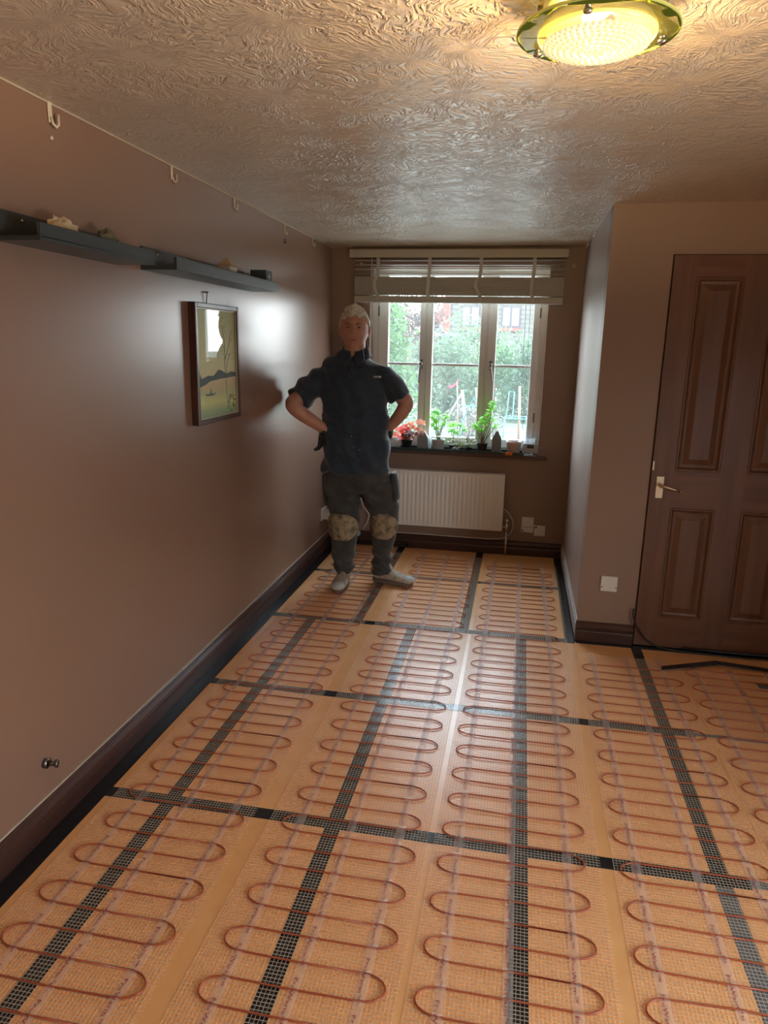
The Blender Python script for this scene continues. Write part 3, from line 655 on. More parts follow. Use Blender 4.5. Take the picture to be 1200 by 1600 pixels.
# curtain hooks high on the left wall
m_hook = mat('ivory_hook_plastic', (.66, .58, .46), .45)
hk = thing('cup_hook', (0, 0, 0), 'x', 'hook', 'ivory hooks under the ceiling on the left wall')
MB().bbox(XL, XL+.005, -.009, .005, -.012, .036, .002).build('back_plate', m_hook, hk)
MB().tube([(XL+.006, -.004, .0), (XL+.009, -.002, -.014), (XL+.012, .006, -.019), (XL+.013, .013, -.012), (XL+.013, .014, .010)], .0036, 8).build('hook_arm', m_hook, hk)
hl = ['ivory hook nearest the camera, high on the left wall', 'ivory hook second from the camera on the left wall', 'ivory hook above the farther ledge, third from the camera', 'ivory hook with a dark screw below, fourth from camera', 'ivory hook farthest from the camera, near the back corner']
for i, (yy, zz, s_) in enumerate(((2.094, 2.180, 1.25), (2.856, 2.180, 1.1), (3.497, 2.184, 1), (4.254, 2.180, 1), (4.842, 2.184, 1))):
    if i == 0: o = hk
    else:
        o = hk.copy(); COL.objects.link(o)
        for ch in list(hk.children): c = ch.copy(); COL.objects.link(c); c.parent = o
    o.location = (XL - XL*s_, yy, zz); o.scale = (s_, s_, s_); o['label'] = hl[i]
tag(MB().cyl((XL, 2.09, 2.125), (XL+.006, 2.09, 2.125), .006, n=12).build('wall_plug', m_hook), 'small ivory wall plug just below the nearest hook', 'wall plug')
tag(MB().cyl((XL, 4.25, 2.115), (XL+.016, 4.25, 2.115), .006, n=12).cyl((XL, 4.25, 2.13), (XL+.012, 4.25, 2.13), .005, n=12).build('wall_screw', m_pewter), 'dark screw in the left wall below the fourth hook', 'screw')
tag(MB().cyl((XL, 1.80, .225), (XL+.012, 1.80, .225), .016, n=14).cyl((XL+.012, 1.80, .225), (XL+.035, 1.806, .225), .008, n=12).cyl((XL+.035, 1.806, .225), (XL+.042, 1.808, .225), .013, n=12).build('metal_stub', m_pewter), 'dark metal pipe stub low on the left wall', 'pipe stub')
for x, z, lab in ((.205, 2.108, 'small white tie-back eye left of the blind'), (1.712, 2.098, 'small white tie-back eye right of the blind')):
    T = thing('eyelet', (x, D, z), lab, 'eyelet'); MB().lathe([(.0, 0), (.012, 0), (.012, .003), (.006, .006), (0, .006)], (0, 0, 0), 16).build('disc', m_whiteplastic, T)
    o = T.children[0]; o.matrix_parent_inverse = Matrix.Identity(4); o.rotation_euler = (radians(90), 0, 0); o.location = (0, 0, 0)
    MB().cyl((x, D-.006, z), (x, D-.012, z), .004, n=10).build('screw_head', m_dark, T)
for i, (yy, zz) in enumerate(((4.55, 2.19), (5.0, 2.188))):
    tag(MB().tube([(W, yy, zz+.02), (W-.018, yy, zz+.012), (W-.024, yy, zz-.006), (W-.012, yy, zz-.016), (W-.004, yy, zz-.006)], .0025, 6).build('wire_hook', m_chrome), ['nearer wire hook at the top of the bay side wall', 'farther wire hook at the top of the bay side wall'][i], 'hook', 'wire hooks on the bay side wall')

# ------------------------------------------------------------------ things on the window board
def leaf(mb, base, d, up, L, Wd, curl=.25, fold=.15, shape=0):
    base = Vector(base); d = Vector(d).normalized(); up = Vector(up); s = d.cross(up)
    if s.length < 1e-4: s = d.orthogonal()
    s.normalize(); u = s.cross(d).normalized(); N = 6; vs = []; fs = []
    for i in range(N+1):
        t = i/N; wv = Wd*(math.sin(pi*min(1, t*1.0)**(.75 if shape == 0 else .55)))*.5 + .0004
        c = base + d*L*t*(1-.15*t) - u*curl*L*t*t
        vs += [c - s*wv + u*fold*wv, c - u*.0002, c + s*wv + u*fold*wv]
    for i in range(N):
        for k in range(2): fs.append((i*3+k, i*3+k+1, i*3+4+k, i*3+3+k))
    mb.add(vs, fs, True)
def leafmat(name, c1, c2, rough=.4, tr=.45):
    M = mat(name, c1, rough); noise_col(M, c1, c2, 12, 3)
    b = bsdf(M); out = M.node_tree.nodes['Material Output']; t = nd(M, 'ShaderNodeBsdfTranslucent'); mx = nd(M, 'ShaderNodeMixShader'); mx.inputs[0].default_value = tr
    t.inputs[0].default_value = (*[min(1, c*1.6) for c in c2], 1)
    lk(M, b.outputs[0], mx.inputs[1]); lk(M, t.outputs[0], mx.inputs[2]); lk(M, mx.outputs[0], out.inputs[0]); return M
m_lf = leafmat('bright_green_leaf', (.16, .42, .05), (.26, .58, .08)); m_lf2 = leafmat('mid_green_leaf', (.12, .30, .07), (.20, .42, .10)); m_pale = leafmat('pale_variegated_leaf', (.40, .48, .30), (.55, .45, .42))
m_red = leafmat('red_begonia_leaf', (.58, .045, .05), (.75, .12, .08)); m_redd = leafmat('dark_begonia_leaf', (.13, .05, .035), (.30, .09, .05), .4, .2); m_oran = leafmat('orange_pink_leaf', (.70, .22, .12), (.80, .34, .22))
m_stem = mat('green_stem', (.20, .30, .08), .5); m_bstem = mat('brown_stem', (.22, .14, .08), .6); m_soil = mat('potting_soil', (.03, .02, .015), .9)
m_tray = mat('dark_green_tray', (.035, .055, .055), .3); m_pblk = mat('black_pot', (.02, .022, .024), .4); m_pwht = mat('grey_white_pot', (.55, .54, .52), .4); m_pcrm = mat('peach_cream_pot', (.66, .50, .42), .45); m_pbrn = mat('dark_brown_pot', (.05, .035, .032), .5)
def tray(x0, x1, y0, y1, label):
    b = MB(); z = .766; zt = z+.022; e = .008
    b.bbox(x0+e, x1-e, y0+e, y1-e, z, z+.004, .001)
    O = [(x0, y0), (x1, y0), (x1, y1), (x0, y1)]; I = [(x0+e, y0+e), (x1-e, y0+e), (x1-e, y1-e), (x0+e, y1-e)]
    vs = [(a, c, zt) for a, c in O] + [(a, c, zt) for a, c in I] + [(a, c, z+.001) for a, c in I] + [(a*.995+.005*((x0+x1)/2), c, z) for a, c in O]
    fs = []
    for k in range(4):
        j = (k+1) % 4; fs += [(k, j, 4+j, 4+k), (4+k, 4+j, 8+j, 8+k), (12+k, 12+j, j, k)]
    b.add(vs, fs); return tag(b.build('plant_tray', m_tray, None), label, 'tray', 'dark plant trays on the window board')
tray(.262, .925, D-.047, D+.078, 'dark green plant tray holding the red-leaved plant'); tray(.935, 1.452, D-.047, D+.078, 'dark green plant tray nearer the small digital clock')
ZT = .7705
def pot(x, y, r0, r1, h, M, T, name='pot'):
    o = MB().lathe([(r0*.98, 0), (r0, .003), (r1*.97, h*.82), (r1*1.03, h*.83), (r1*1.04, h), (r1*.95, h), (r1*.93, h*.86), (0, h*.86)], (x, y, ZT), 32).build(name, M, T)
    MB().lathe([(0, .001), (r1*.93, 0)], (x, y, ZT+h*.87), 24).build('soil', m_soil, T); return o
# red begonia
T = thing('potted_begonia', (.575, D+.01, ZT), 'red-leaved plant in a black pot at the left of the window board', 'potted plant')
pot(.575, D+.01, .030, .043, .075, m_pblk, T)
rg = np.random.default_rng(11); L1, L2, L3, S = MB(), MB(), MB(), MB(); B0 = Vector((.575, D+.01, ZT+.065))
def br(mbs, tip, lf, n, L, Wd, up=(0, -.6, .8)):
    tip = Vector(tip); mid = (B0+tip)/2 + Vector((rg.normal(0, .01), rg.normal(0, .008), .015)); S.tube([B0, mid, tip], .0018, 5)
    for k in range(n):
        a = rg.uniform(0, 2*pi); leaf(lf, tip, (cos(a), rg.normal(0, .4), sin(a)*.5-.15), up, L*rg.uniform(.7, 1.15), Wd*rg.uniform(.8, 1.1), .3, .2, 1)
for tip in ((.548, D-.01, .925), (.520, D, .912), (.575, D, .935), (.50, D+.02, .865), (.545, D-.02, .87)): br(None, tip, L1, 4, .055, .05)
for tip in ((.56, D-.03, .895), (.615, D-.03, .90), (.635, D-.02, .885), (.585, D-.035, .87)): br(None, tip, L2, 4, .055, .045)
for tip in ((.60, D+.02, .965), (.63, D+.01, .945), (.665, D, .985), (.69, D+.0, .97), (.67, D-.01, .92), (.69, D-.01, .90), (.475, D-.01, .885), (.465, D, .87), (.57, D+.02, .96), (.51, D-.02, .83)): br(None, tip, L3, 4, .045, .036)
L1.build('red_leaves', m_red, T, False); L2.build('dark_leaves', m_redd, T, False); L3.build('orange_leaves', m_oran, T, False); S.build('stems', mat('red_stem', (.4, .1, .08), .5), T, False)
# grey bottles with pointed shoulders
m_gbot = mat('grey_carton', (.23, .25, .26), .5); m_redlab = mat('red_label', (.55, .05, .05), .5)
def carton(x, y, w_, d_, h, hs, label, side=None):
    T = thing('carton', (x, y, ZT), label, 'carton', 'grey gable-topped cartons among the plants')
    MB().add([(x-w_, y-d_, ZT), (x+w_, y-d_, ZT), (x+w_, y+d_, ZT), (x-w_, y+d_, ZT), (x-w_, y-d_, ZT+h), (x+w_, y-d_, ZT+h), (x+w_, y+d_, ZT+h), (x-w_, y+d_, ZT+h), (x-w_*.35, y-d_*.3, ZT+hs), (x+w_*.35, y-d_*.3, ZT+hs), (x+w_*.35, y+d_*.3, ZT+hs), (x-w_*.35, y+d_*.3, ZT+hs)],
             [(3, 2, 1, 0), (0, 1, 5, 4), (1, 2, 6, 5), (2, 3, 7, 6), (3, 0, 4, 7), (4, 5, 9, 8), (5, 6, 10, 9), (6, 7, 11, 10), (7, 4, 8, 11), (8, 9, 10, 11)]).build('body', m_gbot, T)
    MB().cyl((x, y, ZT+hs), (x, y, ZT+hs+.012), w_*.34, n=16).build('cap', m_gbot, T)
    if side: MB().box(x-w_-.0012, x-w_, y-d_*.75, y+d_*.75, ZT+.015, ZT+h*.85).build('red_side_label', m_redlab, T)
carton(.700, D+.0, .040, .026, .095, .135, 'grey carton standing between the red plant and the grey-white pot')
carton(1.252, D+.0, .034, .030, .115, .155, 'grey carton with a red side beside the peach pot', True)
# bushy plant in grey white pot
def plant(x, y, M, T, tips, n, L, Wd, leafm, stem=m_stem, r=.002, seed=1, z0=.06, fold=.2, curl=.3):
    rg = np.random.default_rng(seed); S, Lf = MB(), MB(); B = Vector((x, y, ZT+z0))
    for tip in tips:
        tip = Vector(tip); mid = B.lerp(tip, .55) + Vector((rg.normal(0, .008), rg.normal(0, .006), 0)); S.tube([B + Vector((rg.normal(0, .006), 0, 0)), mid, tip], [r*1.2, r, r*.7], 6)
        for k in range(n):
            a = 2.4*k + rg.uniform(0, 1); f_ = rg.uniform(.0, .22); p = tip.lerp(mid, f_*1.6)
            leaf(Lf, p, (cos(a), sin(a)*.8-.2, rg.uniform(-.25, .7)), (0, -.35, 1), L*rg.uniform(.7, 1.15), Wd*rg.uniform(.8, 1.15), curl, fold, 1)
    S.build('stems', stem, T, False); Lf.build('leaves', leafm, T, False)
T = thing('potted_plant', (.815, D+.01, ZT), 'bushy green plant in the grey-white pot on the left tray', 'potted plant', 'green potted plants on the window board')
pot(.815, D+.01, .040, .048, .088, m_pwht, T)
plant(.815, D+.01, None, T, [(.775, D, 1.07), (.80, D, 1.085), (.815, D-.01, 1.05), (.77, D, 1.03), (.79, D-.02, 1.00), (.765, D, .98), (.86, D, 1.02), (.875, D, 1.04), (.85, D-.01, .98), (.80, D-.02, .95)], 8, .042, .026, m_lf, seed=2, z0=.075)
T = thing('potted_plant', (.93, D+.045, ZT), 'low bright green plant right of the grey-white pot', 'potted plant', 'green potted plants on the window board')
pot(.925, D+.045, .026, .033, .05, m_pblk, T)
plant(.925, D+.045, None, T, [(.895, D+.02, .975), (.925, D+.02, .985), (.955, D+.02, .98), (.985, D+.02, .975), (.91, D+.01, .93), (.945, D+.01, .92), (1.01, D+.03, .94)], 8, .040, .028, m_lf, seed=3, z0=.045)
T = thing('potted_succulent', (.955, D-.005, ZT), 'pale trailing succulent hanging over the gap between the trays', 'potted plant')
pot(.958, D-.003, .016, .021, .034, m_pwht, T)
plant(.958, D-.003, None, T, [(.93, D-.015, .86), (.90, D-.02, .845), (.96, D-.02, .875), (.98, D-.02, .86), (.945, D-.02, .83), (.915, D-.03, .825), (.935, D-.03, .80)], 9, .026, .013, m_pale, seed=4, z0=.03)
T = thing('potted_succulent', (1.045, D, ZT), 'pale bushy succulent in a small dark pot left of the tall plant', 'potted plant')
pot(1.045, D, .022, .028, .038, m_pblk, T)
plant(1.045, D, None, T, [(1.01, D-.02, .86), (1.04, D-.02, .885), (1.07, D-.02, .875), (1.09, D-.01, .86), (1.02, D-.03, .835), (1.06, D-.03, .84), (1.045, D, .925), (1.09, D-.02, .835)], 9, .028, .016, m_pale, seed=5, z0=.03)
T = thing('potted_plant', (1.14, D, ZT), 'tall leggy plant with bright leaves in a dark brown pot', 'potted plant', 'green potted plants on the window board')
pot(1.145, D, .032, .040, .076, m_pbrn, T)
plant(1.145, D, None, T, [(1.215, D-.01, 1.165), (1.205, D-.01, 1.145), (1.19, D-.01, 1.09), (1.15, D-.01, 1.05), (1.185, D-.02, 1.03), (1.215, D-.02, 1.035), (1.13, D-.01, 1.01), (1.165, D-.01, 1.00), (1.235, D-.02, .98), (1.10, D, .96), (1.08, D, .985), (1.14, D, .94)], 8, .042, .027, m_lf, m_bstem, .0026, seed=6, z0=.065)
T = thing('flower_pot', (1.375, D+.01, ZT), 'wide peach cream pot near the right end of the tray', 'plant pot'); pot(1.377, D+.01, .045, .055, .095, m_pcrm, T)
tag(MB().bbox(1.318, 1.372, D-.062, D-.050, .768, .790, .004).build('orange_tag', mat('bright_orange_plastic', (.85, .20, .02), .4)), 'bright orange tag clipped on the tray rim under the peach pot', 'tag')
T = thing('digital_clock', (1.495, D-.01, .766), 'small silver digital clock on a stand at the right end', 'clock')
m_silv = mat('silver_plastic', (.50, .49, .50), .35)
MB().bbox(1.448, 1.548, D-.025, D+.0, .783, .857, .006).build('body', m_silv, T); MB().box(1.474, 1.522, D-.0262, D-.025, .822, .846).build('screen', mat('lcd_grey_green', (.035, .045, .04), .25), T)
MB().bbox(1.487, 1.505, D-.02, D-.005, .768, .785, .003).build('stem', m_silv, T); MB().bbox(1.455, 1.54, D-.035, D+.015, .766, .770, .001).build('foot', m_silv, T)
m_clear = seethru('clear_plastic', (.8, .84, .86), .35, .1, 1)
tag(MB().lathe([(.032, 0), (.042, .125), (.0435, .125), (.034, .0)], (1.49, D+.05, .766), 32).build('clear_tumbler', m_clear), 'clear plastic tumbler standing behind the digital clock', 'tumbler')
tag(MB().lathe([(.014, 0), (.016, .06), (.016, .085), (.009, .10), (.009, .112), (0, .112)], (.745, D+.035, ZT), 20).build('small_bottle', m_clear), 'small clear bottle just right of the left grey carton', 'bottle')
m_bag = mat('crumpled_white_film', (.62, .68, .72), .3); noise_bump(m_bag, 60, .8, .01)
o = rock((.47, D+.0, ZT), (.07, .035, .045), m_bag, 'plastic_bag', 'crumpled white plastic bag left of the red plant', 'bag', 8)

# ------------------------------------------------------------------ outside the window
m_lawn = mat('rough_garden_ground', (.16, .19, .10), .9); noise_col(m_lawn, (.045, .07, .035), (.12, .11, .085), 1.4, 6)
g = MB().box(-40, 40, D+.3, 110, -.25, -.02).build('garden_ground', m_lawn); struct(g, 'rough garden ground beyond the window')
pt = MB().box(-3, 5, D+.3, 10.6, -.2, .0).build('gravel_bounce_strip', mat('pale_gravel', (.55, .52, .46), .9)); struct(pt, 'unseen pale gravel strip below the window, added to bounce daylight')  # unseen gravel, added to bounce daylight up to the ceiling
g = MB().box(-40, 40, -60, YB-.3, -.25, -.02).build('garden_ground', m_lawn); struct(g)
def cloud(name, c, r, n, ls, M, seed, label, trunk=True, cone=False, group='trees and shrubs in the garden', blobs=22, tm=None):
    rg = np.random.default_rng(seed); c = np.array(c, float); T = thing(name, (c[0], c[1], -.02), label, 'tree' if trunk else 'shrub', group)
    bc = rg.normal(0, 1, (blobs, 3)); bc /= np.linalg.norm(bc, axis=1)[:, None]; bc *= rg.uniform(.35, .95, (blobs, 1))**.6
    idx = rg.integers(0, blobs, n); p = bc[idx] + rg.normal(0, .19, (n, 3))
    if cone: s_ = 1.15 - .75*(p[:, 2:3]+1)/2; p[:, :2] *= np.clip(s_, .15, 1.2)
    P0 = c + p*np.array(r); P0[:, 2] = np.maximum(P0[:, 2], .02)
    d = rg.normal(0, 1, (n, 3)); d /= np.linalg.norm(d, axis=1)[:, None]; e = rg.normal(0, 1, (n, 3)); e -= d*np.sum(d*e, 1)[:, None]; e /= np.linalg.norm(e, axis=1)[:, None]
    L = ls*rg.uniform(.6, 1.4, (n, 1)); v = np.stack([P0-d*L, P0+e*L*.42, P0+d*L, P0-e*L*.42], 1).reshape(-1, 3)
    me = bpy.data.meshes.new('foliage'); me.from_pydata(v.tolist(), [], np.arange(4*n).reshape(n, 4).tolist()); me.materials.append(M)
    o = bpy.data.objects.new('foliage', me); COL.objects.link(o); o.parent = T; o.matrix_parent_inverse = T.matrix_basis.inverted()
    S = MB(); top = c[2] + r[2]*.5
    S.tube([(c[0], c[1], -.02), (c[0]+.05*r[0], c[1], top*.5), (c[0], c[1], top)], [.05*r[0]+.02, .04*r[0]+.01, .01], 8)
    for k in range(0, blobs, 2):
        q = c + bc[k]*np.array(r)*.8; q[2] = max(q[2], .1); S.tube([(c[0], c[1], min(top*.6, q[2]*.7)), tuple(q)], [.02*r[0]+.008, .005], 5)
    S.build('branches', tm or m_bstem, T, False); return T
m_f1 = leafmat('hedge_green', (.06, .11, .045), (.085, .155, .055), .6, .35); m_f2 = leafmat('deep_hedge_green', (.035, .065, .035), (.055, .095, .045), .6, .3); m_f3 = leafmat('yellowing_leaf', (.11, .10, .035), (.14, .12, .045), .6, .4); m_f4 = leafmat('russet_leaf', (.07, .055, .045), (.10, .07, .055), .6, .3); m_f5 = leafmat('pale_shrub_green', (.075, .115, .065), (.11, .15, .085), .6, .35)
cloud('conifer', (-1.05, 12.5, 1.25), (.75, .7, 1.45), 5200, .050, m_f1, 21, 'feathery bright green conifer filling the left window pane', cone=True)
cloud('conifer', (-1.9, 14.5, 1.5), (1.1, 1.0, 1.9), 4200, .060, m_f2, 22, 'darker conifer standing behind the bright one at far left', cone=True)
cloud('russet_tree', (-1.35, 17.5, 2.2), (.75, .8, .75), 2200, .055, m_f4, 23, 'russet-leaved tree top showing above the left conifer')
cloud('garden_shrub', (-.15, 15.5, .85), (.75, .6, .95), 4200, .050, m_f5, 24, 'loose pale green shrub seen in the left of the middle pane', False)
cloud('garden_shrub', (.75, 17.0, .70), (.7, .6, .85), 3600, .050, m_f1, 25, 'lower green shrub behind the wooden planks in the middle pane', False)
cloud('garden_shrub', (1.75, 15.5, .80), (.8, .6, .95), 4600, .050, m_f2, 26, 'dense green shrub filling the lower right pane', False)
cloud('garden_shrub', (1.25, 19.5, .85), (.9, .7, .95), 3200, .060, m_f5, 27, 'pale shrub behind the dense one in the right pane', False)
cloud('yellow_tree', (2.15, 14.0, 1.85), (.50, .5, .75), 1500, .042, m_f3, 28, 'thin tree with yellowing leaves at the right window edge')
cloud('garden_shrub', (.05, 21, 1.1), (1.3, .8, 1.2), 3200, .07, m_f5, 29, 'broad grey-green shrub in front of the slate shed roof', False)
# stone house far behind
m_stone = mat('cream_stone_blocks', (.40, .37, .30), .9)
bk = nd(m_stone, 'ShaderNodeTexBrick'); bk.inputs['Scale'].default_value = 1; bk.inputs['Brick Width'].default_value = .55; bk.inputs['Row Height'].default_value = .26; bk.inputs['Mortar Size'].default_value = .02
bk.inputs['Color1'].default_value = (.115, .108, .09, 1); bk.inputs['Color2'].default_value = (.095, .09, .075, 1); bk.inputs['Mortar'].default_value = (.04, .038, .035, 1)
t_ = nd(m_stone, 'ShaderNodeTexCoord'); sp = nd(m_stone, 'ShaderNodeSeparateXYZ'); cb = nd(m_stone, 'ShaderNodeCombineXYZ'); lk(m_stone, t_.outputs['Object'], sp.inputs[0]); lk(m_stone, sp.outputs['X'], cb.inputs[0]); lk(m_stone, sp.outputs['Z'], cb.inputs[1]); lk(m_stone, cb.outputs[0], bk.inputs['Vector']); lk(m_stone, bk.outputs[0], bsdf(m_stone).inputs['Base Color'])
m_redbr = mat('red_brick', (.17, .055, .04), .8); m_slate2 = mat('dark_roof_slate', (.07, .075, .085), .6); m_wfr = mat('dark_house_window_frame', (.05, .04, .045), .5); m_wgl = mat('sky_reflecting_pane', (.16, .20, .26), .15)
hs = thing('stone_house', (1.5, 48, 0), 'cream stone house with red brick sills beyond the garden', 'house')
MB().box(-3.1, 8.5, 45, 53, -.02, 5.2).build('wall', m_stone, hs)
MB().prism([(44.6, 5.1), (53.4, 5.1), (49, 8.2)], 0, -3.4, 8.8).build('roof', m_slate2, hs)
MB().box(-3.45, -3.1, 44.9, 53, -.02, 5.2).build('brick_corner', m_redbr, hs)
for x0, x1 in ((-2.42, -1.30), (-.02, 1.10)):
    f_ = MB(); f_.box(x0, x1, 44.93, 45.0, 2.62, 3.85); fo = f_.build('window', m_wfr, hs); xm = (x0+x1)/2
    MB().box(x0+.10, xm-.07, 44.90, 44.93, 2.72, 3.75).box(xm+.07, x1-.10, 44.90, 44.93, 2.72, 3.75).build('pane', m_wgl, fo)
    MB().box(x0-.12, x1+.05, 44.85, 45, 2.40, 2.60).build('brick_sill', m_redbr, hs)
MB().box(-1.95, -.6, 44.9, 45, 1.55, 1.85).build('brick_band', m_redbr, hs)
MB().box(-1.9, -.65, 44.93, 45, .3, 1.55).build('window', m_wfr, hs)
sh = thing('garden_outbuilding', (-3.2, 30, 0), 'outbuilding with dark slate roof left of the stone house', 'building')
MB().box(-5.5, -1.55, 29.5, 34, -.02, 1.9).build('wall', m_stone, sh); MB().prism([(-5.8, 3.9), (-1.35, 1.85), (-1.45, 1.72), (-5.8, 3.7)], 1, 29.3, 34.2).build('roof', m_slate2, sh)
b = MB(); b.box(-2.05, -1.75, 31, 31.5, 1.9, 3.3); b.prism([(-2.75, 2.35), (-2.05, 2.35), (-2.05, 3.05)], 1, 31, 31.5); b.build('brick_gable', m_redbr, sh)
wv = thing('parked_van', (-.25, 36, 0), 'small pale vehicle glimpsed between the shrubs below the house', 'vehicle')
MB().bbox(-1.2, 1.0, 36, 38, .5, 1.35, .15).bbox(-.8, .7, 36.1, 37.8, 1.3, 1.75, .15).build('body', mat('pale_van_paint', (.42, .47, .50), .3), wv)
MB().box(-.6, .5, 36.05, 36.11, 1.38, 1.66).build('windscreen', m_wgl, wv)
b = MB()
for x in (-.8, .6): b.cyl((x, 35.95, .33), (x, 36.2, .33), .33)
b.build('wheels', m_blackp, wv)
# clutter in the bed
m_teal = mat('teal_netting_frame', (.04, .17, .17), .5); m_oldwood = mat('weathered_plank', (.16, .14, .12), .8); m_pole = mat('pale_wood_pole', (.24, .16, .10), .7); m_white = mat('white_stone', (.30, .30, .29), .7)
fl = thing('garden_marker', (.34, 12, -.02), 'cane with a small red flag in the middle pane', 'flag')
MB().cyl((.42, 12, -.02), (.36, 12, .95), .008, n=8).build('cane', m_pole, fl); MB().prism([(.20, .88), (.30, .905), (.40, 1.02), (.34, .90), (.26, .84)], 1, 12, 12.01).build('flag', mat('red_cloth', (.30, .02, .04), .7), fl)
for i, (a, c, w_) in enumerate((((.02, 12.2, -.02), (.45, 12.2, .80), .022), ((.55, 12.1, -.02), (.44, 12.1, .82), .035), ((.80, 12.2, -.02), (.66, 12.2, .86), .025))):
    tag(MB().tube([a, c], [w_, w_*.8], 4).build('wooden_plank', m_oldwood), ['leaning weathered plank, left one of the three in the garden', 'widest pale plank, middle one of the three in the garden', 'thin weathered plank, right one of the three in the garden'][i], 'plank', 'leaning planks in the garden')
def frame_(pts, label, z=.010):
    b = MB()
    for q in pts: b.tube(q, z, 6)
    return tag(b.build('teal_frame', m_teal), label, 'garden frame', 'teal garden frames')
frame_([[(.50, 11.8, .35), (.66, 11.8, .72), (.84, 11.8, .36)], [(.48, 11.8, .58), (.86, 11.8, .58)], [(.50, 11.8, .35), (.46, 11.8, -.02)], [(.84, 11.8, .36), (.86, 11.8, -.02)], [(.5, 11.8, .35), (.5, 12.4, .3)]], 'teal tent-shaped garden frame in the middle pane')
frame_([[(1.18, 11.6, .42), (1.52, 11.6, .42), (1.52, 12.0, .42), (1.18, 12.0, .42), (1.18, 11.6, .42)], [(1.18, 11.6, .42), (1.16, 11.6, -.02)], [(1.52, 11.6, .42), (1.54, 11.6, -.02)], [(1.52, 12.0, .42), (1.54, 12.0, -.02)], [(1.2, 11.6, .42), (1.22, 12, .82), (1.30, 12, .82), (1.3, 11.6, .42)], [(1.25, 11.6, .08), (1.55, 11.6, .08)]], 'teal chair-like garden frame in the right pane', .010)
tag(MB().cyl((1.42, 11.7, -.02), (1.385, 11.7, .93), .020, n=10).build('wooden_post', m_pole), 'pale wooden post beside the teal frame in the right pane', 'post')
rock((1.95, 12.2, -.02), (.34, .25, .24), m_teal, 'tarpaulin', 'teal tarpaulin heap at the lower right of the window', 'tarpaulin', 31)
rock((1.78, 11.4, -.02), (.17, .15, .16), m_white, 'white_boulder', 'rounded white stone in front of the teal tarpaulin', 'stone', 32)
cloud('garden_shrub', (.62, 12.9, .20), (.42, .25, .32), 1400, .035, mat('dry_stalks', (.15, .135, .11), .8), 41, 'dry pale stalks tangled among the garden planks', False)

# ------------------------------------------------------------------ the man
man = thing('person', (.47, 4.30, 0), 'grey-haired man in navy polo shirt and knee-pad trousers, hands on hips', 'person')
def nz(M, c1, c2, s): noise_col(M, c1, c2, s, 4)
m_skin = mat('skin', (.54, .28, .205), .5); nz(m_skin, (.50, .25, .18), (.58, .31, .23), 18); noise_bump(m_skin, 160, .15, .001)
m_hair = mat('silver_grey_hair', (.42, .38, .32), .55); nz(m_hair, (.52, .48, .42), (.78, .73, .64), 60); noise_bump(m_hair, 90, .9, .006, coords(m_hair, (1, 1, .3)))
m_navy = mat('navy_cotton', (.014, .030, .055), .75, sheen=.35); nz(m_navy, (.012, .026, .046), (.020, .040, .070), 30)
m_trou = mat('charcoal_work_trousers', (.045, .044, .043), .8, sheen=.2); nz(m_trou, (.036, .035, .035), (.058, .056, .052), 16)
m_pad = mat('dirty_tan_knee_pad', (.22, .165, .095), .8)
noise_col(m_pad, (.09, .075, .052), (.33, .26, .16), 32, 8, lo=.30, hi=.58); noise_bump(m_pad, 50, .5, .003)
m_glove = mat('dark_work_glove', (.020, .022, .026), .55); m_glovep = mat('glove_cuff', (.20, .14, .13), .6)
m_shoe = mat('dusty_beige_suede', (.42, .34, .26), .8); nz(m_shoe, (.34, .27, .20), (.52, .45, .36), 40); m_sole = mat('shoe_sole', (.16, .12, .09), .7); m_toe = mat('scuffed_toe_rubber', (.50, .50, .45), .6)
m_lace = mat('shoe_lace', (.50, .45, .36), .8)
def organic(mb, name, M, parent, voxel=.006, smooth=4, fold=None):
    o = mb.build('tmp', None, None, fix=False)
    r = o.modifiers.new('r', 'REMESH'); r.mode = 'VOXEL'; r.voxel_size = voxel; r.use_smooth_shade = True
    s = o.modifiers.new('s', 'SMOOTH'); s.factor = .5; s.iterations = smooth
    dg = bpy.context.evaluated_depsgraph_get(); dg.update(); me = bpy.data.meshes.new_from_object(o.evaluated_get(dg)); bpy.data.objects.remove(o)
    if fold:
        me.update(); n = len(me.vertices); co = np.empty(n*3); me.vertices.foreach_get('co', co); no = np.empty(n*3)
        me.vertex_normals.foreach_get('vector', no); co = co.reshape(-1, 3); no = no.reshape(-1, 3)
        co = co + no*fold(co)[:, None]; me.vertices.foreach_set('co', co.ravel())
    me.materials.clear(); me.materials.append(M); me.polygons.foreach_set('use_smooth', [True]*len(me.polygons)); me.name = name
    o = bpy.data.objects.new(name, me); COL.objects.link(o)
    if parent is not None: o.parent = parent; o.matrix_parent_inverse = parent.matrix_basis.inverted()
    return o
SD = (.985, .17, 0)
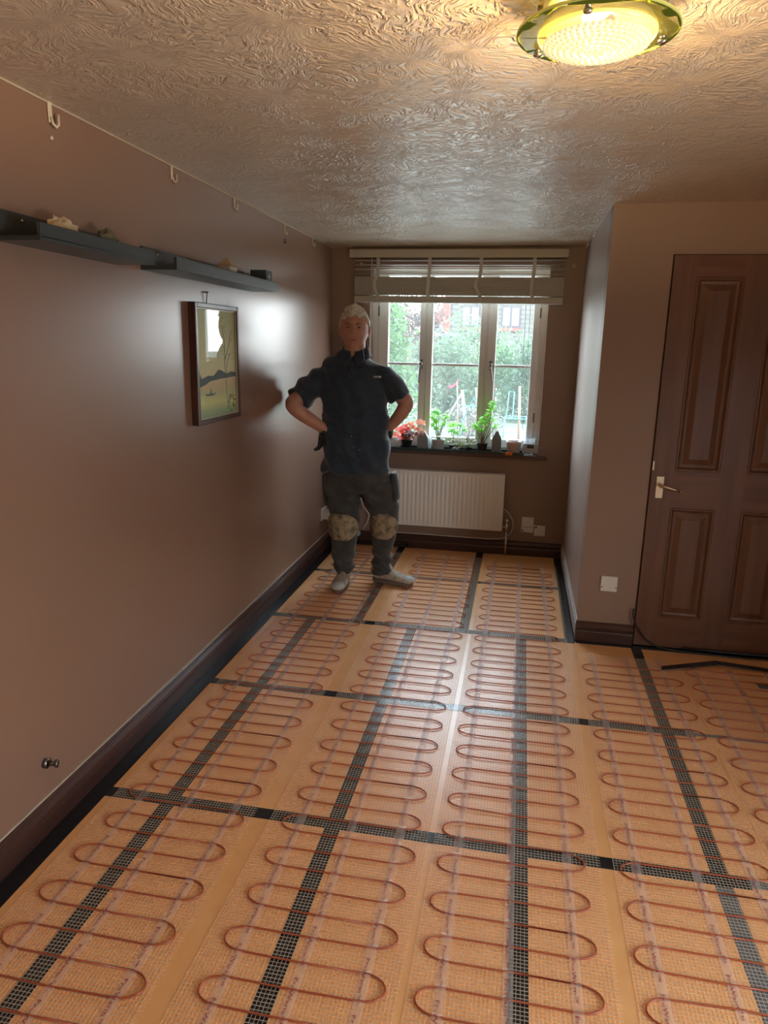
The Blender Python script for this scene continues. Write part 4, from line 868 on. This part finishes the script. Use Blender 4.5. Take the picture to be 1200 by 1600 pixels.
# head shape
HC = np.array([.397, 4.325, 1.632]); YAW = radians(8); cy, sy = cos(YAW), sin(YAW)
def headpts(inflate=0.0, feat=True, nu=72, nv=56):
    P_ = []
    for i in range(nv+1):
        th = pi*i/nv
        for k in range(nu):
            ph = 2*pi*k/nu; d = np.array([sin(th)*cos(ph), sin(th)*sin(ph), cos(th)])
            x, y, z = d*np.array([.084, .100, .130])
            # local: -y is the face
            if z < 0:
                t_ = min(1, -z/.130); x *= 1 - .20*t_**2; 
                if y > 0: y *= 1 - .35*t_
                else: y *= 1 - .10*t_**2
            if y < 0: x *= 1 - .10*(-y/.098)**2
            if feat and y < 0:
                def g(cx, cz, sx, sz): return math.exp(-((x-cx)/sx)**2 - ((z-cz)/sz)**2)
                f = -y/.098; o = 0
                o += .006*(g(-.03, .028, .024, .009) + g(.03, .028, .024, .009))       # brows
                o -= .013*(g(-.031, .008, .016, .012) + g(.031, .008, .016, .012))     # sockets
                o += .006*(g(-.034, -.018, .02, .016) + g(.034, -.018, .02, .016))     # cheeks
                o += .010*g(0, .012, .008, .022) + .024*g(0, -.022, .0125, .015) + .006*(g(-.012, -.030, .007, .007) + g(.012, -.030, .007, .007)) # nose
                o += .005*g(0, -.060, .024, .006) - .005*g(0, -.0655, .022, .0025) + .005*g(0, -.072, .02, .006)  # lips
                o -= .004*(g(-.032, -.052, .006, .018) + g(.032, -.052, .006, .018)); o -= .003*g(0, -.084, .02, .006); o += .010*g(0, -.103, .02, .014)      # chin
                y -= o*min(1, f*1.6)
            n_ = 1 + inflate/.09; x, y, z = x*n_, y*n_, z*(1 + inflate/.12)
            P_.append((HC[0] + x*cy - y*sy*1.0, HC[1] + x*sy*-1 + y*cy if False else HC[1] + x*sy + y*cy, HC[2] + z))
    F_ = [(i*nu+k, (i+1)*nu+k, (i+1)*nu+(k+1) % nu, i*nu+(k+1) % nu) for i in range(nv) for k in range(nu)]
    return P_, F_
def HL(x, y, z): return (HC[0] + x*cy - y*sy, HC[1] + x*sy + y*cy, HC[2] + z)
body = MB(); hv, hf = headpts(); body.add(hv, hf, True)
for s_ in (-1, 1):  # ears
    body.ellip(HL(s_*.087, .014, -.006), (.011, .019, .033), 16, 12, Matrix.Rotation(YAW + s_*.35, 3, 'Z'))
body.loft([((.402, 4.345, 1.44), .074, .066), ((.401, 4.335, 1.49), .067, .066), ((.399, 4.330, 1.54), .064, .066), ((.398, 4.335, 1.60), .062, .066)], SD)
body.loft([((.41, 4.33, .80), .17, .10), ((.405, 4.33, .95), .17, .10), ((.395, 4.33, 1.15), .17, .10), ((.392, 4.335, 1.30), .16, .10), ((.392, 4.34, 1.38), .14, .085), ((.398, 4.34, 1.46), .08, .07)], SD)
# arms (sh -> elbow -> wrist)
AR = [((.235, 4.34, 1.355), .048), ((.150, 4.285, 1.285), .050), ((.085, 4.20, 1.215), .050), ((.062, 4.145, 1.190), .046), ((.080, 4.145, 1.160), .046), ((.125, 4.165, 1.120), .044), ((.185, 4.20, 1.072), .037), ((.238, 4.235, 1.030), .030)]
AL = [((.560, 4.37, 1.355), .048), ((.635, 4.39, 1.285), .050), ((.690, 4.395, 1.230), .050), ((.714, 4.395, 1.195), .046), ((.704, 4.385, 1.165), .045), ((.680, 4.38, 1.125), .042), ((.640, 4.39, 1.075), .036), ((.600, 4.41, 1.035), .030)]
def limb(mb, pts, infl=0):
    # Catmull-Rom smoothing of centre line
    C = [np.array(p[0]) for p in pts]; R_ = [p[1]+infl for p in pts]; out = []; rr = []
    for i in range(len(C)-1):
        p0, p1, p2, p3 = C[max(i-1, 0)], C[i], C[i+1], C[min(i+2, len(C)-1)]
        for t_ in (0, .33, .67):
            out.append(.5*((2*p1) + (-p0+p2)*t_ + (2*p0-5*p1+4*p2-p3)*t_**2 + (-p0+3*p1-3*p2+p3)*t_**3)); rr.append(R_[i]*(1-t_)+R_[i+1]*t_)
    out.append(C[-1]); rr.append(R_[-1]); mb.tube(out, rr, 18)
    mb.ellip(out[0], (rr[0],)*3); mb.ellip(out[-1], (rr[-1],)*3); return mb
limb(body, AR); limb(body, AL)
def hand(mb, wrist, palm, fdir, spread, thumb, infl=0):
    wrist, palm, fdir, spread = map(Vector, (wrist, palm, fdir, spread)); fdir.normalize(); spread.normalize(); nrm = fdir.cross(spread)
    mb.loft([(wrist, .030+infl, .021+infl), (wrist.lerp(palm, .5), .036+infl, .018+infl), (palm, .042+infl, .016+infl), (palm+fdir*.035, .040+infl, .014+infl)], spread)
    for i, (o, L) in enumerate(((-.032, .068), (-.011, .078), (.011, .072), (.031, .056))):
        b0 = palm + fdir*.025 + spread*o; k1 = b0 + fdir*L*.5 - nrm*.004; k2 = k1 + (fdir*.8 - nrm*.5).normalized()*L*.3; k3 = k2 + (fdir*.5 - nrm*.8).normalized()*L*.25
        mb.tube([b0, k1, k2, k3], [.0105+infl, .0098+infl, .009+infl, .0075+infl], 10); mb.ellip(k3, (.0078+infl,)*3, 10, 8)
    th = Vector(thumb).normalized(); b0 = wrist.lerp(palm, .45) - spread*.028
    mb.tube([b0, b0+th*.035, b0+th*.062+fdir*.01, b0+th*.075+fdir*.022], [.015+infl, .0125+infl, .011+infl, .009+infl], 10)
HR = ((.232, 4.240, 1.030), (.205, 4.285, .985), (-.05, .55, -.83), (.05, .75, .6), (.75, -.5, -.1))
HLf = ((.606, 4.41, 1.040), (.610, 4.445, 1.00), (-.35, .5, -.70), (0, .75, .6), (-.5, -.6, 0))
HR = ((.232, 4.240, 1.030), (.212, 4.270, .985), (-.10, .25, -.93), (.15, .95, .25), (.5, -.85, -.1))
hand(body, *HR); hand(body, *HLf)
# legs inside the trousers
LR = [((.325, 4.33, .74), .085), ((.345, 4.30, .60), .078), ((.370, 4.265, .44), .062), ((.352, 4.29, .27), .052), ((.345, 4.330, .12), .034), ((.345, 4.333, .08), .033)]
LL = [((.525, 4.35, .74), .085), ((.570, 4.36, .60), .078), ((.608, 4.37, .43), .062), ((.578, 4.41, .26), .050), ((.576, 4.432, .12), .034), ((.578, 4.434, .08), .033)]
limb(body, LR); limb(body, LL)
organic(body, 'body', m_skin, man, .005, 2)
# face details
m_brow = mat('grey_brow_hair', (.20, .16, .13), .7)
for s_ in (-1, 1):
    e_ = MB().ellip(HL(s_*.032, -.080, .006), (.0105, .009, .0050), 16, 12).build('eye', mat('eye_white', (.32, .27, .25), .3), man)
    MB().ellip(HL(s_*.032, -.0868, .006), (.0050, .0035, .0042), 12, 8).build('iris', m_dark, e_)
    MB().tube([HL(s_*.014, -.096, .024), HL(s_*.030, -.098, .031), HL(s_*.048, -.084, .027)], [.003, .0038, .0024], 8).build('eyebrow', m_brow, man)
    MB().tube([HL(s_*.018, -.084, .012), HL(s_*.031, -.0895, .0185), HL(s_*.045, -.079, .012)], [.003, .004, .003], 8).build('eyelid', m_skin, man)
m_lip = mat('lips', (.34, .12, .10), .5)
MB().tube([HL(-.022, -.086, -.064), HL(-.010, -.0975, -.0630), HL(0, -.0995, -.0640), HL(.010, -.0975, -.0630), HL(.022, -.086, -.064)], [.0015, .003, .0032, .003, .0015], 8).build('lips', m_lip, man)
# hair cap
hv, hf = headpts(.011, False); hb = MB(); V = np.array(hv); keep = []
rgh = np.random.default_rng(5)
loc = [( (v[0]-HC[0])*cy + (v[1]-HC[1])*sy, -(v[0]-HC[0])*sy + (v[1]-HC[1])*cy, v[2]-HC[2]) for v in hv]
def hairy(p):
    x, y, z = p
    if y < -.02: return z > .068 + .010*sin(x*120) - .25*max(0, abs(x)-.045)
    if y < .018: return z > .018 - 1.0*(y+.02) + (0.0 if abs(x) > .05 else 0)
    return z > -.055
hf2 = [f for f in hf if all(hairy(loc[i]) for i in f)]
jit = [tuple(np.array(v) + rgh.normal(0, .0018, 3) + (np.array([0, -.012, .006])*max(0, 1-abs(loc[i][0])/.06) if (loc[i][1] < -.03 and loc[i][2] > .05) else 0)) for i, v in enumerate(hv)]
hb.add(jit, hf2, True); ho = hb.build('hair', m_hair, man)
sm = ho.modifiers.new('thick', 'SOLIDIFY'); sm.thickness = .014; sm.offset = -1; sb = ho.modifiers.new('sub', 'SUBSURF'); sb.levels = 1; sb.render_levels = 1
# tufts over the brow and crown
tf = MB()
for k in range(140):
    x = rgh.uniform(-.05, .05); y = rgh.uniform(-.055, .055); zz = .130*math.sqrt(max(.05, 1-(x/.088)**2-(y/.104)**2)) + .004
    a = Vector(HL(x, y, zz)); dxy = rgh.normal(0, .006); tf.tube([a, a+Vector((dxy+.003, -.012, .001)), a+Vector((dxy*2+.006, -.024, -.006))], [.0035, .003, .0008], 5)
for k in range(26):
    x = -.056 + .112*k/25; a = Vector(HL(x, -.078*math.sqrt(max(0.1, 1-(x/.085)**2)), .088-.012*abs(x)/.06)); tf.tube([a+Vector((0, .01, .008)), a+Vector((.003, -.006, -.006)), a+Vector((.009, -.005, -.020+rgh.normal(0, .003)))], [.004, .0035, .0008], 5)
tf.build('hair_tufts', m_hair, ho)

# polo shirt
sh_ = MB()
sh_.loft([((.413, 4.33, .762), .212, .128), ((.413, 4.33, .80), .210, .130), ((.413, 4.33, .90), .206, .132), ((.411, 4.33, 1.0), .203, .135), ((.404, 4.33, 1.10), .203, .136), ((.395, 4.335, 1.20), .204, .134), ((.392, 4.335, 1.30), .208, .130), ((.390, 4.34, 1.37), .210, .122), ((.389, 4.345, 1.415), .196, .105), ((.391, 4.347, 1.448), .155, .088), ((.396, 4.347, 1.475), .105, .078), ((.400, 4.345, 1.492), .078, .070)], SD, 40)
def sleeve(pts): sh_.loft(pts, (0, 1, .0), 28)
sh_.loft([((.280, 4.345, 1.365), .085, .058), ((.215, 4.335, 1.345), .092, .070), ((.150, 4.29, 1.290), .088, .080), ((.095, 4.235, 1.232), .080, .078), ((.072, 4.205, 1.208), .078, .077)], (.3, .9, 0), 28)
sh_.loft([((.510, 4.36, 1.365), .085, .058), ((.578, 4.37, 1.345), .092, .070), ((.632, 4.385, 1.295), .088, .078), ((.668, 4.39, 1.245), .080, .076), ((.682, 4.39, 1.222), .078, .075)], (.0, 1, 0), 28)
def shirtfold(co):
    x, y, z = co.T
    f = .007*np.sin(z*38 + x*22 + 3*np.sin(y*14)) * (z < 1.12) + .006*np.sin(x*55 + z*18 + 2*np.sin(z*9)) + .0035*np.sin((x*.8+z)*60)*((x < .22) | (x > .58)) * (z > 1.15)
    f += .004*np.exp(-((z-.90-.12*np.sin(x*8))/.012)**2) + .004*np.exp(-((z-1.02+.25*(x-.4))/.010)**2)
    return f
so = organic(sh_, 'polo_shirt', m_navy, man, .006, 10, shirtfold)
co_ = MB()
ring = lambda z, a, b_, dy: [(( .400 + a*cos(t_)), 4.338 + dy + b_*sin(t_), z + .030*sin(t_) - .004) for t_ in np.linspace(-pi/2+.16, 1.5*pi-.16, 33)]
R0, R1, R2, R3 = ring(1.478, .076, .072, 0), ring(1.536, .071, .069, .002), ring(1.532, .078, .076, .002), ring(1.474, .098, .088, 0)
vs = R0+R1+R2+R3; n = 33; fs = [(r_0*n+k, r_0*n+k+1, (r_0+1)*n+k+1, (r_0+1)*n+k) for r_0 in range(3) for k in range(n-1)] + [(0, n, 2*n, 3*n), (n-1, 2*n-1, 3*n-1, 4*n-1)]
co_.add(vs, fs, True); co_.build('collar', m_navy, so)
for s_ in (-1, 1):
    c = MB(); x0 = .400+s_*.012; vs = [(x0-.006*s_, 4.258, 1.478), (x0+s_*.048, 4.272, 1.515), (x0+s_*.066, 4.246, 1.456), (x0+s_*.026, 4.222, 1.420)]
    vs += [(a+0, b_+.006, c__) for a, b_, c__ in vs]; c.add(vs, [(0, 1, 2, 3), (4, 5, 6, 7), (0, 1, 5, 4), (1, 2, 6, 5), (2, 3, 7, 6), (3, 0, 4, 7)]); c.build('collar_point', m_navy, so)
for z_ in (1.40, 1.35): MB().cyl((.400, 4.22+.0, z_), (.400, 4.196, z_), .0045, n=10).build('button', m_blackp, so)
MB().prism([(.545, 1.352), (.583, 1.352), (.583, 1.362), (.545, 1.362)], 1, 4.196, 4.225).build('chest_logo', mat('pale_logo', (.40, .44, .48), .6), so)
sp = MB()
for k in range(14): x_, z_ = RNG.uniform(.33, .47), RNG.uniform(.90, 1.0); sp.ellip((x_, 4.1995-.0, z_), (.004, .004, .002+RNG.uniform(0, .002)), 8, 6)
sp.build('dust_spots', mat('pale_dust', (.35, .36, .36), .8), so)

# trousers
tr = MB()
tr.loft([((.418, 4.335, .80), .190, .118), ((.424, 4.335, .74), .204, .126), ((.432, 4.338, .68), .214, .130), ((.436, 4.34, .645), .205, .118)], SD, 40)
tr.loft([((.322, 4.33, .70), .105, .115), ((.335, 4.315, .62), .108, .108), ((.352, 4.285, .53), .100, .098), ((.368, 4.262, .45), .090, .090), ((.362, 4.27, .37), .083, .086), ((.348, 4.29, .28), .076, .080), ((.342, 4.31, .20), .074, .078), ((.346, 4.33, .135), .064, .072), ((.347, 4.335, .095), .058, .066)], SD, 32)
tr.loft([((.535, 4.35, .70), .112, .118), ((.560, 4.355, .62), .112, .110), ((.590, 4.36, .53), .100, .098), ((.607, 4.365, .45), .082, .088), ((.603, 4.38, .37), .075, .084), ((.582, 4.405, .28), .068, .078), ((.573, 4.425, .20), .064, .074), ((.575, 4.43, .12), .064, .072), ((.576, 4.432, .075), .066, .070)], SD, 32)
def trfold(co):
    x, y, z = co.T
    f = .010*np.sin(z*75 + 4*np.sin(x*20)) * np.exp(-((z-.16)/.09)**2) + .010*np.sin(z*60 + x*30 + 2*np.sin(y*20))*np.exp(-((z-.62)/.08)**2)
    return f + .002*np.sin(x*50+z*22)
to = organic(tr, 'trousers', m_trou, man, .006, 4, trfold)
for cx, cy_, z0_, z1_, rx, ry in ((.371, 4.262, .355, .520, .094, .096), (.608, 4.368, .350, .512, .085, .092)):
    q = MB(); vs = []; nu, nv = 18, 14
    for i in range(nv+1):
        t_ = i/nv; z_ = z0_ + (z1_-z0_)*t_; wv = radians(64)*(1-abs(2*t_-1)**2.6*.62)
        for k in range(nu+1):
            a = -wv + 2*wv*k/nu - radians(8); bul = 1.02 + .06*cos(pi*(t_-.5))*cos(a)
            vs.append((cx + rx*bul*sin(a), cy_ - (z_ < .44)*(0) - ry*bul*cos(a), z_))
    fs = [(i*(nu+1)+k, i*(nu+1)+k+1, (i+1)*(nu+1)+k+1, (i+1)*(nu+1)+k) for i in range(nv) for k in range(nu)]
    q.add(vs, fs, True); o = q.build('knee_pad', m_pad, to); sm = o.modifiers.new('thick', 'SOLIDIFY'); sm.thickness = .016; sm.offset = -1
def flap(pts, th): 
    q = MB(); d = Vector(th); vs = [Vector(p) for p in pts] + [Vector(p)+d for p in pts]; q.add(vs, [(0, 1, 2, 3), (4, 5, 6, 7), (0, 1, 5, 4), (1, 2, 6, 5), (2, 3, 7, 6), (3, 0, 4, 7)]); return q
for cx, cyy, z1_, z0_, sl in ((.222, 4.325, .745, .540, .012), (.650, 4.365, .765, .590, .024)):
    q = MB(); q.loft([((cx, cyy, z1_), .050, .013), ((cx, cyy, z1_-.012), .055, .024), ((cx+sl*.5, cyy-.005, (z0_+z1_)/2), .056, .028), ((cx+sl, cyy-.012, z0_+.012), .052, .022), ((cx+sl, cyy-.012, z0_), .046, .012)], (0, 1, 0), 20)
    organic(q, 'holster_pocket', m_trou, to, .004, 2)
# gloves
for hnd, nm in ((HR, 'glove'), (HLf, 'glove')):
    q = MB(); hand(q, *hnd, infl=.0035); go = organic(q, nm, m_glove, man, .0035, 2)
MB().loft([((.226, 4.232, 1.040), .036, .030), ((.236, 4.240, 1.020), .038, .028)], (.15, .95, .25), 20).build('glove_cuff', m_glove, man)
# shoes
def shoe(heel, toe, name='shoe'):
    heel, toe = Vector(heel), Vector(toe); d = (toe-heel); L = d.length; d.normalize(); s = d.cross(Vector((0, 0, 1))).normalized()
    up = MB(); prof = [(0, .030, .075, .085), (.06, .038, .075, .115), (.22, .040, .070, .122), (.36, .041, .060, .108), (.50, .045, .05, .085), (.66, .050, .04, .068), (.82, .049, .032, .058), (.93, .040, .026, .050), (1.0, .020, .02, .036)]
    rings = []
    for t_, w_, _, h in prof: rings.append((heel + d*L*t_ + Vector((0, 0, .018 + (h-.018)/2)), w_, (h-.018)/2+.004, tuple(s)))
    up.loft(rings, tuple(s), 28); up.loft([(heel+d*.070+Vector((0, 0, .06)), .040, .056), (heel+d*.062+Vector((0, 0, .125)), .044, .056)], tuple(s), 24)
    o = organic(up, name, m_shoe, man, .005, 3)
    so_ = MB(); n = 28; out = []
    for k in range(n):
        a = 2*pi*k/n; u = .5 - .5*cos(a); wv = .045*(math.sin(min(1, u*1.0)*pi)**.38)*(.86 + .2*u)
        out.append(heel + d*(-.006 + (L+.012)*u) + s*wv*(1 if a < pi else -1))
    vs = [tuple(p + Vector((0, 0, .0035))) for p in out] + [tuple(p + Vector((0, 0, .026 + .004*(k > 10 and k < 18)))) for k, p in enumerate(out)]
    so_.add(vs, [tuple(range(n)), tuple(range(n, 2*n))] + [(k, (k+1) % n, n+(k+1) % n, n+k) for k in range(n)]); so_.build('sole', m_sole, o)
    tc_ = MB(); tc_.ellip(heel + d*L*.885 + Vector((0, 0, .038)), (.047, .047, .025), 20, 12); tc_.build('toe_cap', m_toe, o)
    tg_ = MB(); p = heel + d*L*.30; tg_.loft([(p+d*.05+Vector((0, 0, .092)), .022, .010), (p+d*.015+Vector((0, 0, .125)), .026, .009), (p+d*.0+Vector((0, 0, .160)), .024, .008), (p+d*.0+Vector((0, 0, .170)), .012, .006)], tuple(s), 16); tg_.build('tongue', m_lace, o)
    lc_ = MB()
    for k in range(4):
        q = heel + d*L*(.36+.085*k); zz = .118-.017*k
        lc_.tube([q - s*.027+Vector((0, 0, zz-.010)), q+Vector((0, 0, zz+.002))+d*.006, q + s*.027+Vector((0, 0, zz-.010))], .0028, 6)
    q = heel + d*L*.36 + Vector((0, 0, .126)); lc_.tube([q, q+s*.03+Vector((0, 0, .012)), q+s*.045-Vector((0, 0, .02)), q+s*.02], .0022, 6); lc_.tube([q, q-s*.03+Vector((0, 0, .010)), q-s*.045-Vector((0, 0, .02)), q-s*.02], .0022, 6)
    lc_.build('laces', m_lace, o); return o
shoe((.346, 4.400, .010), (.340, 4.140, .010)); shoe((.517, 4.445, .010), (.785, 4.400, .010))
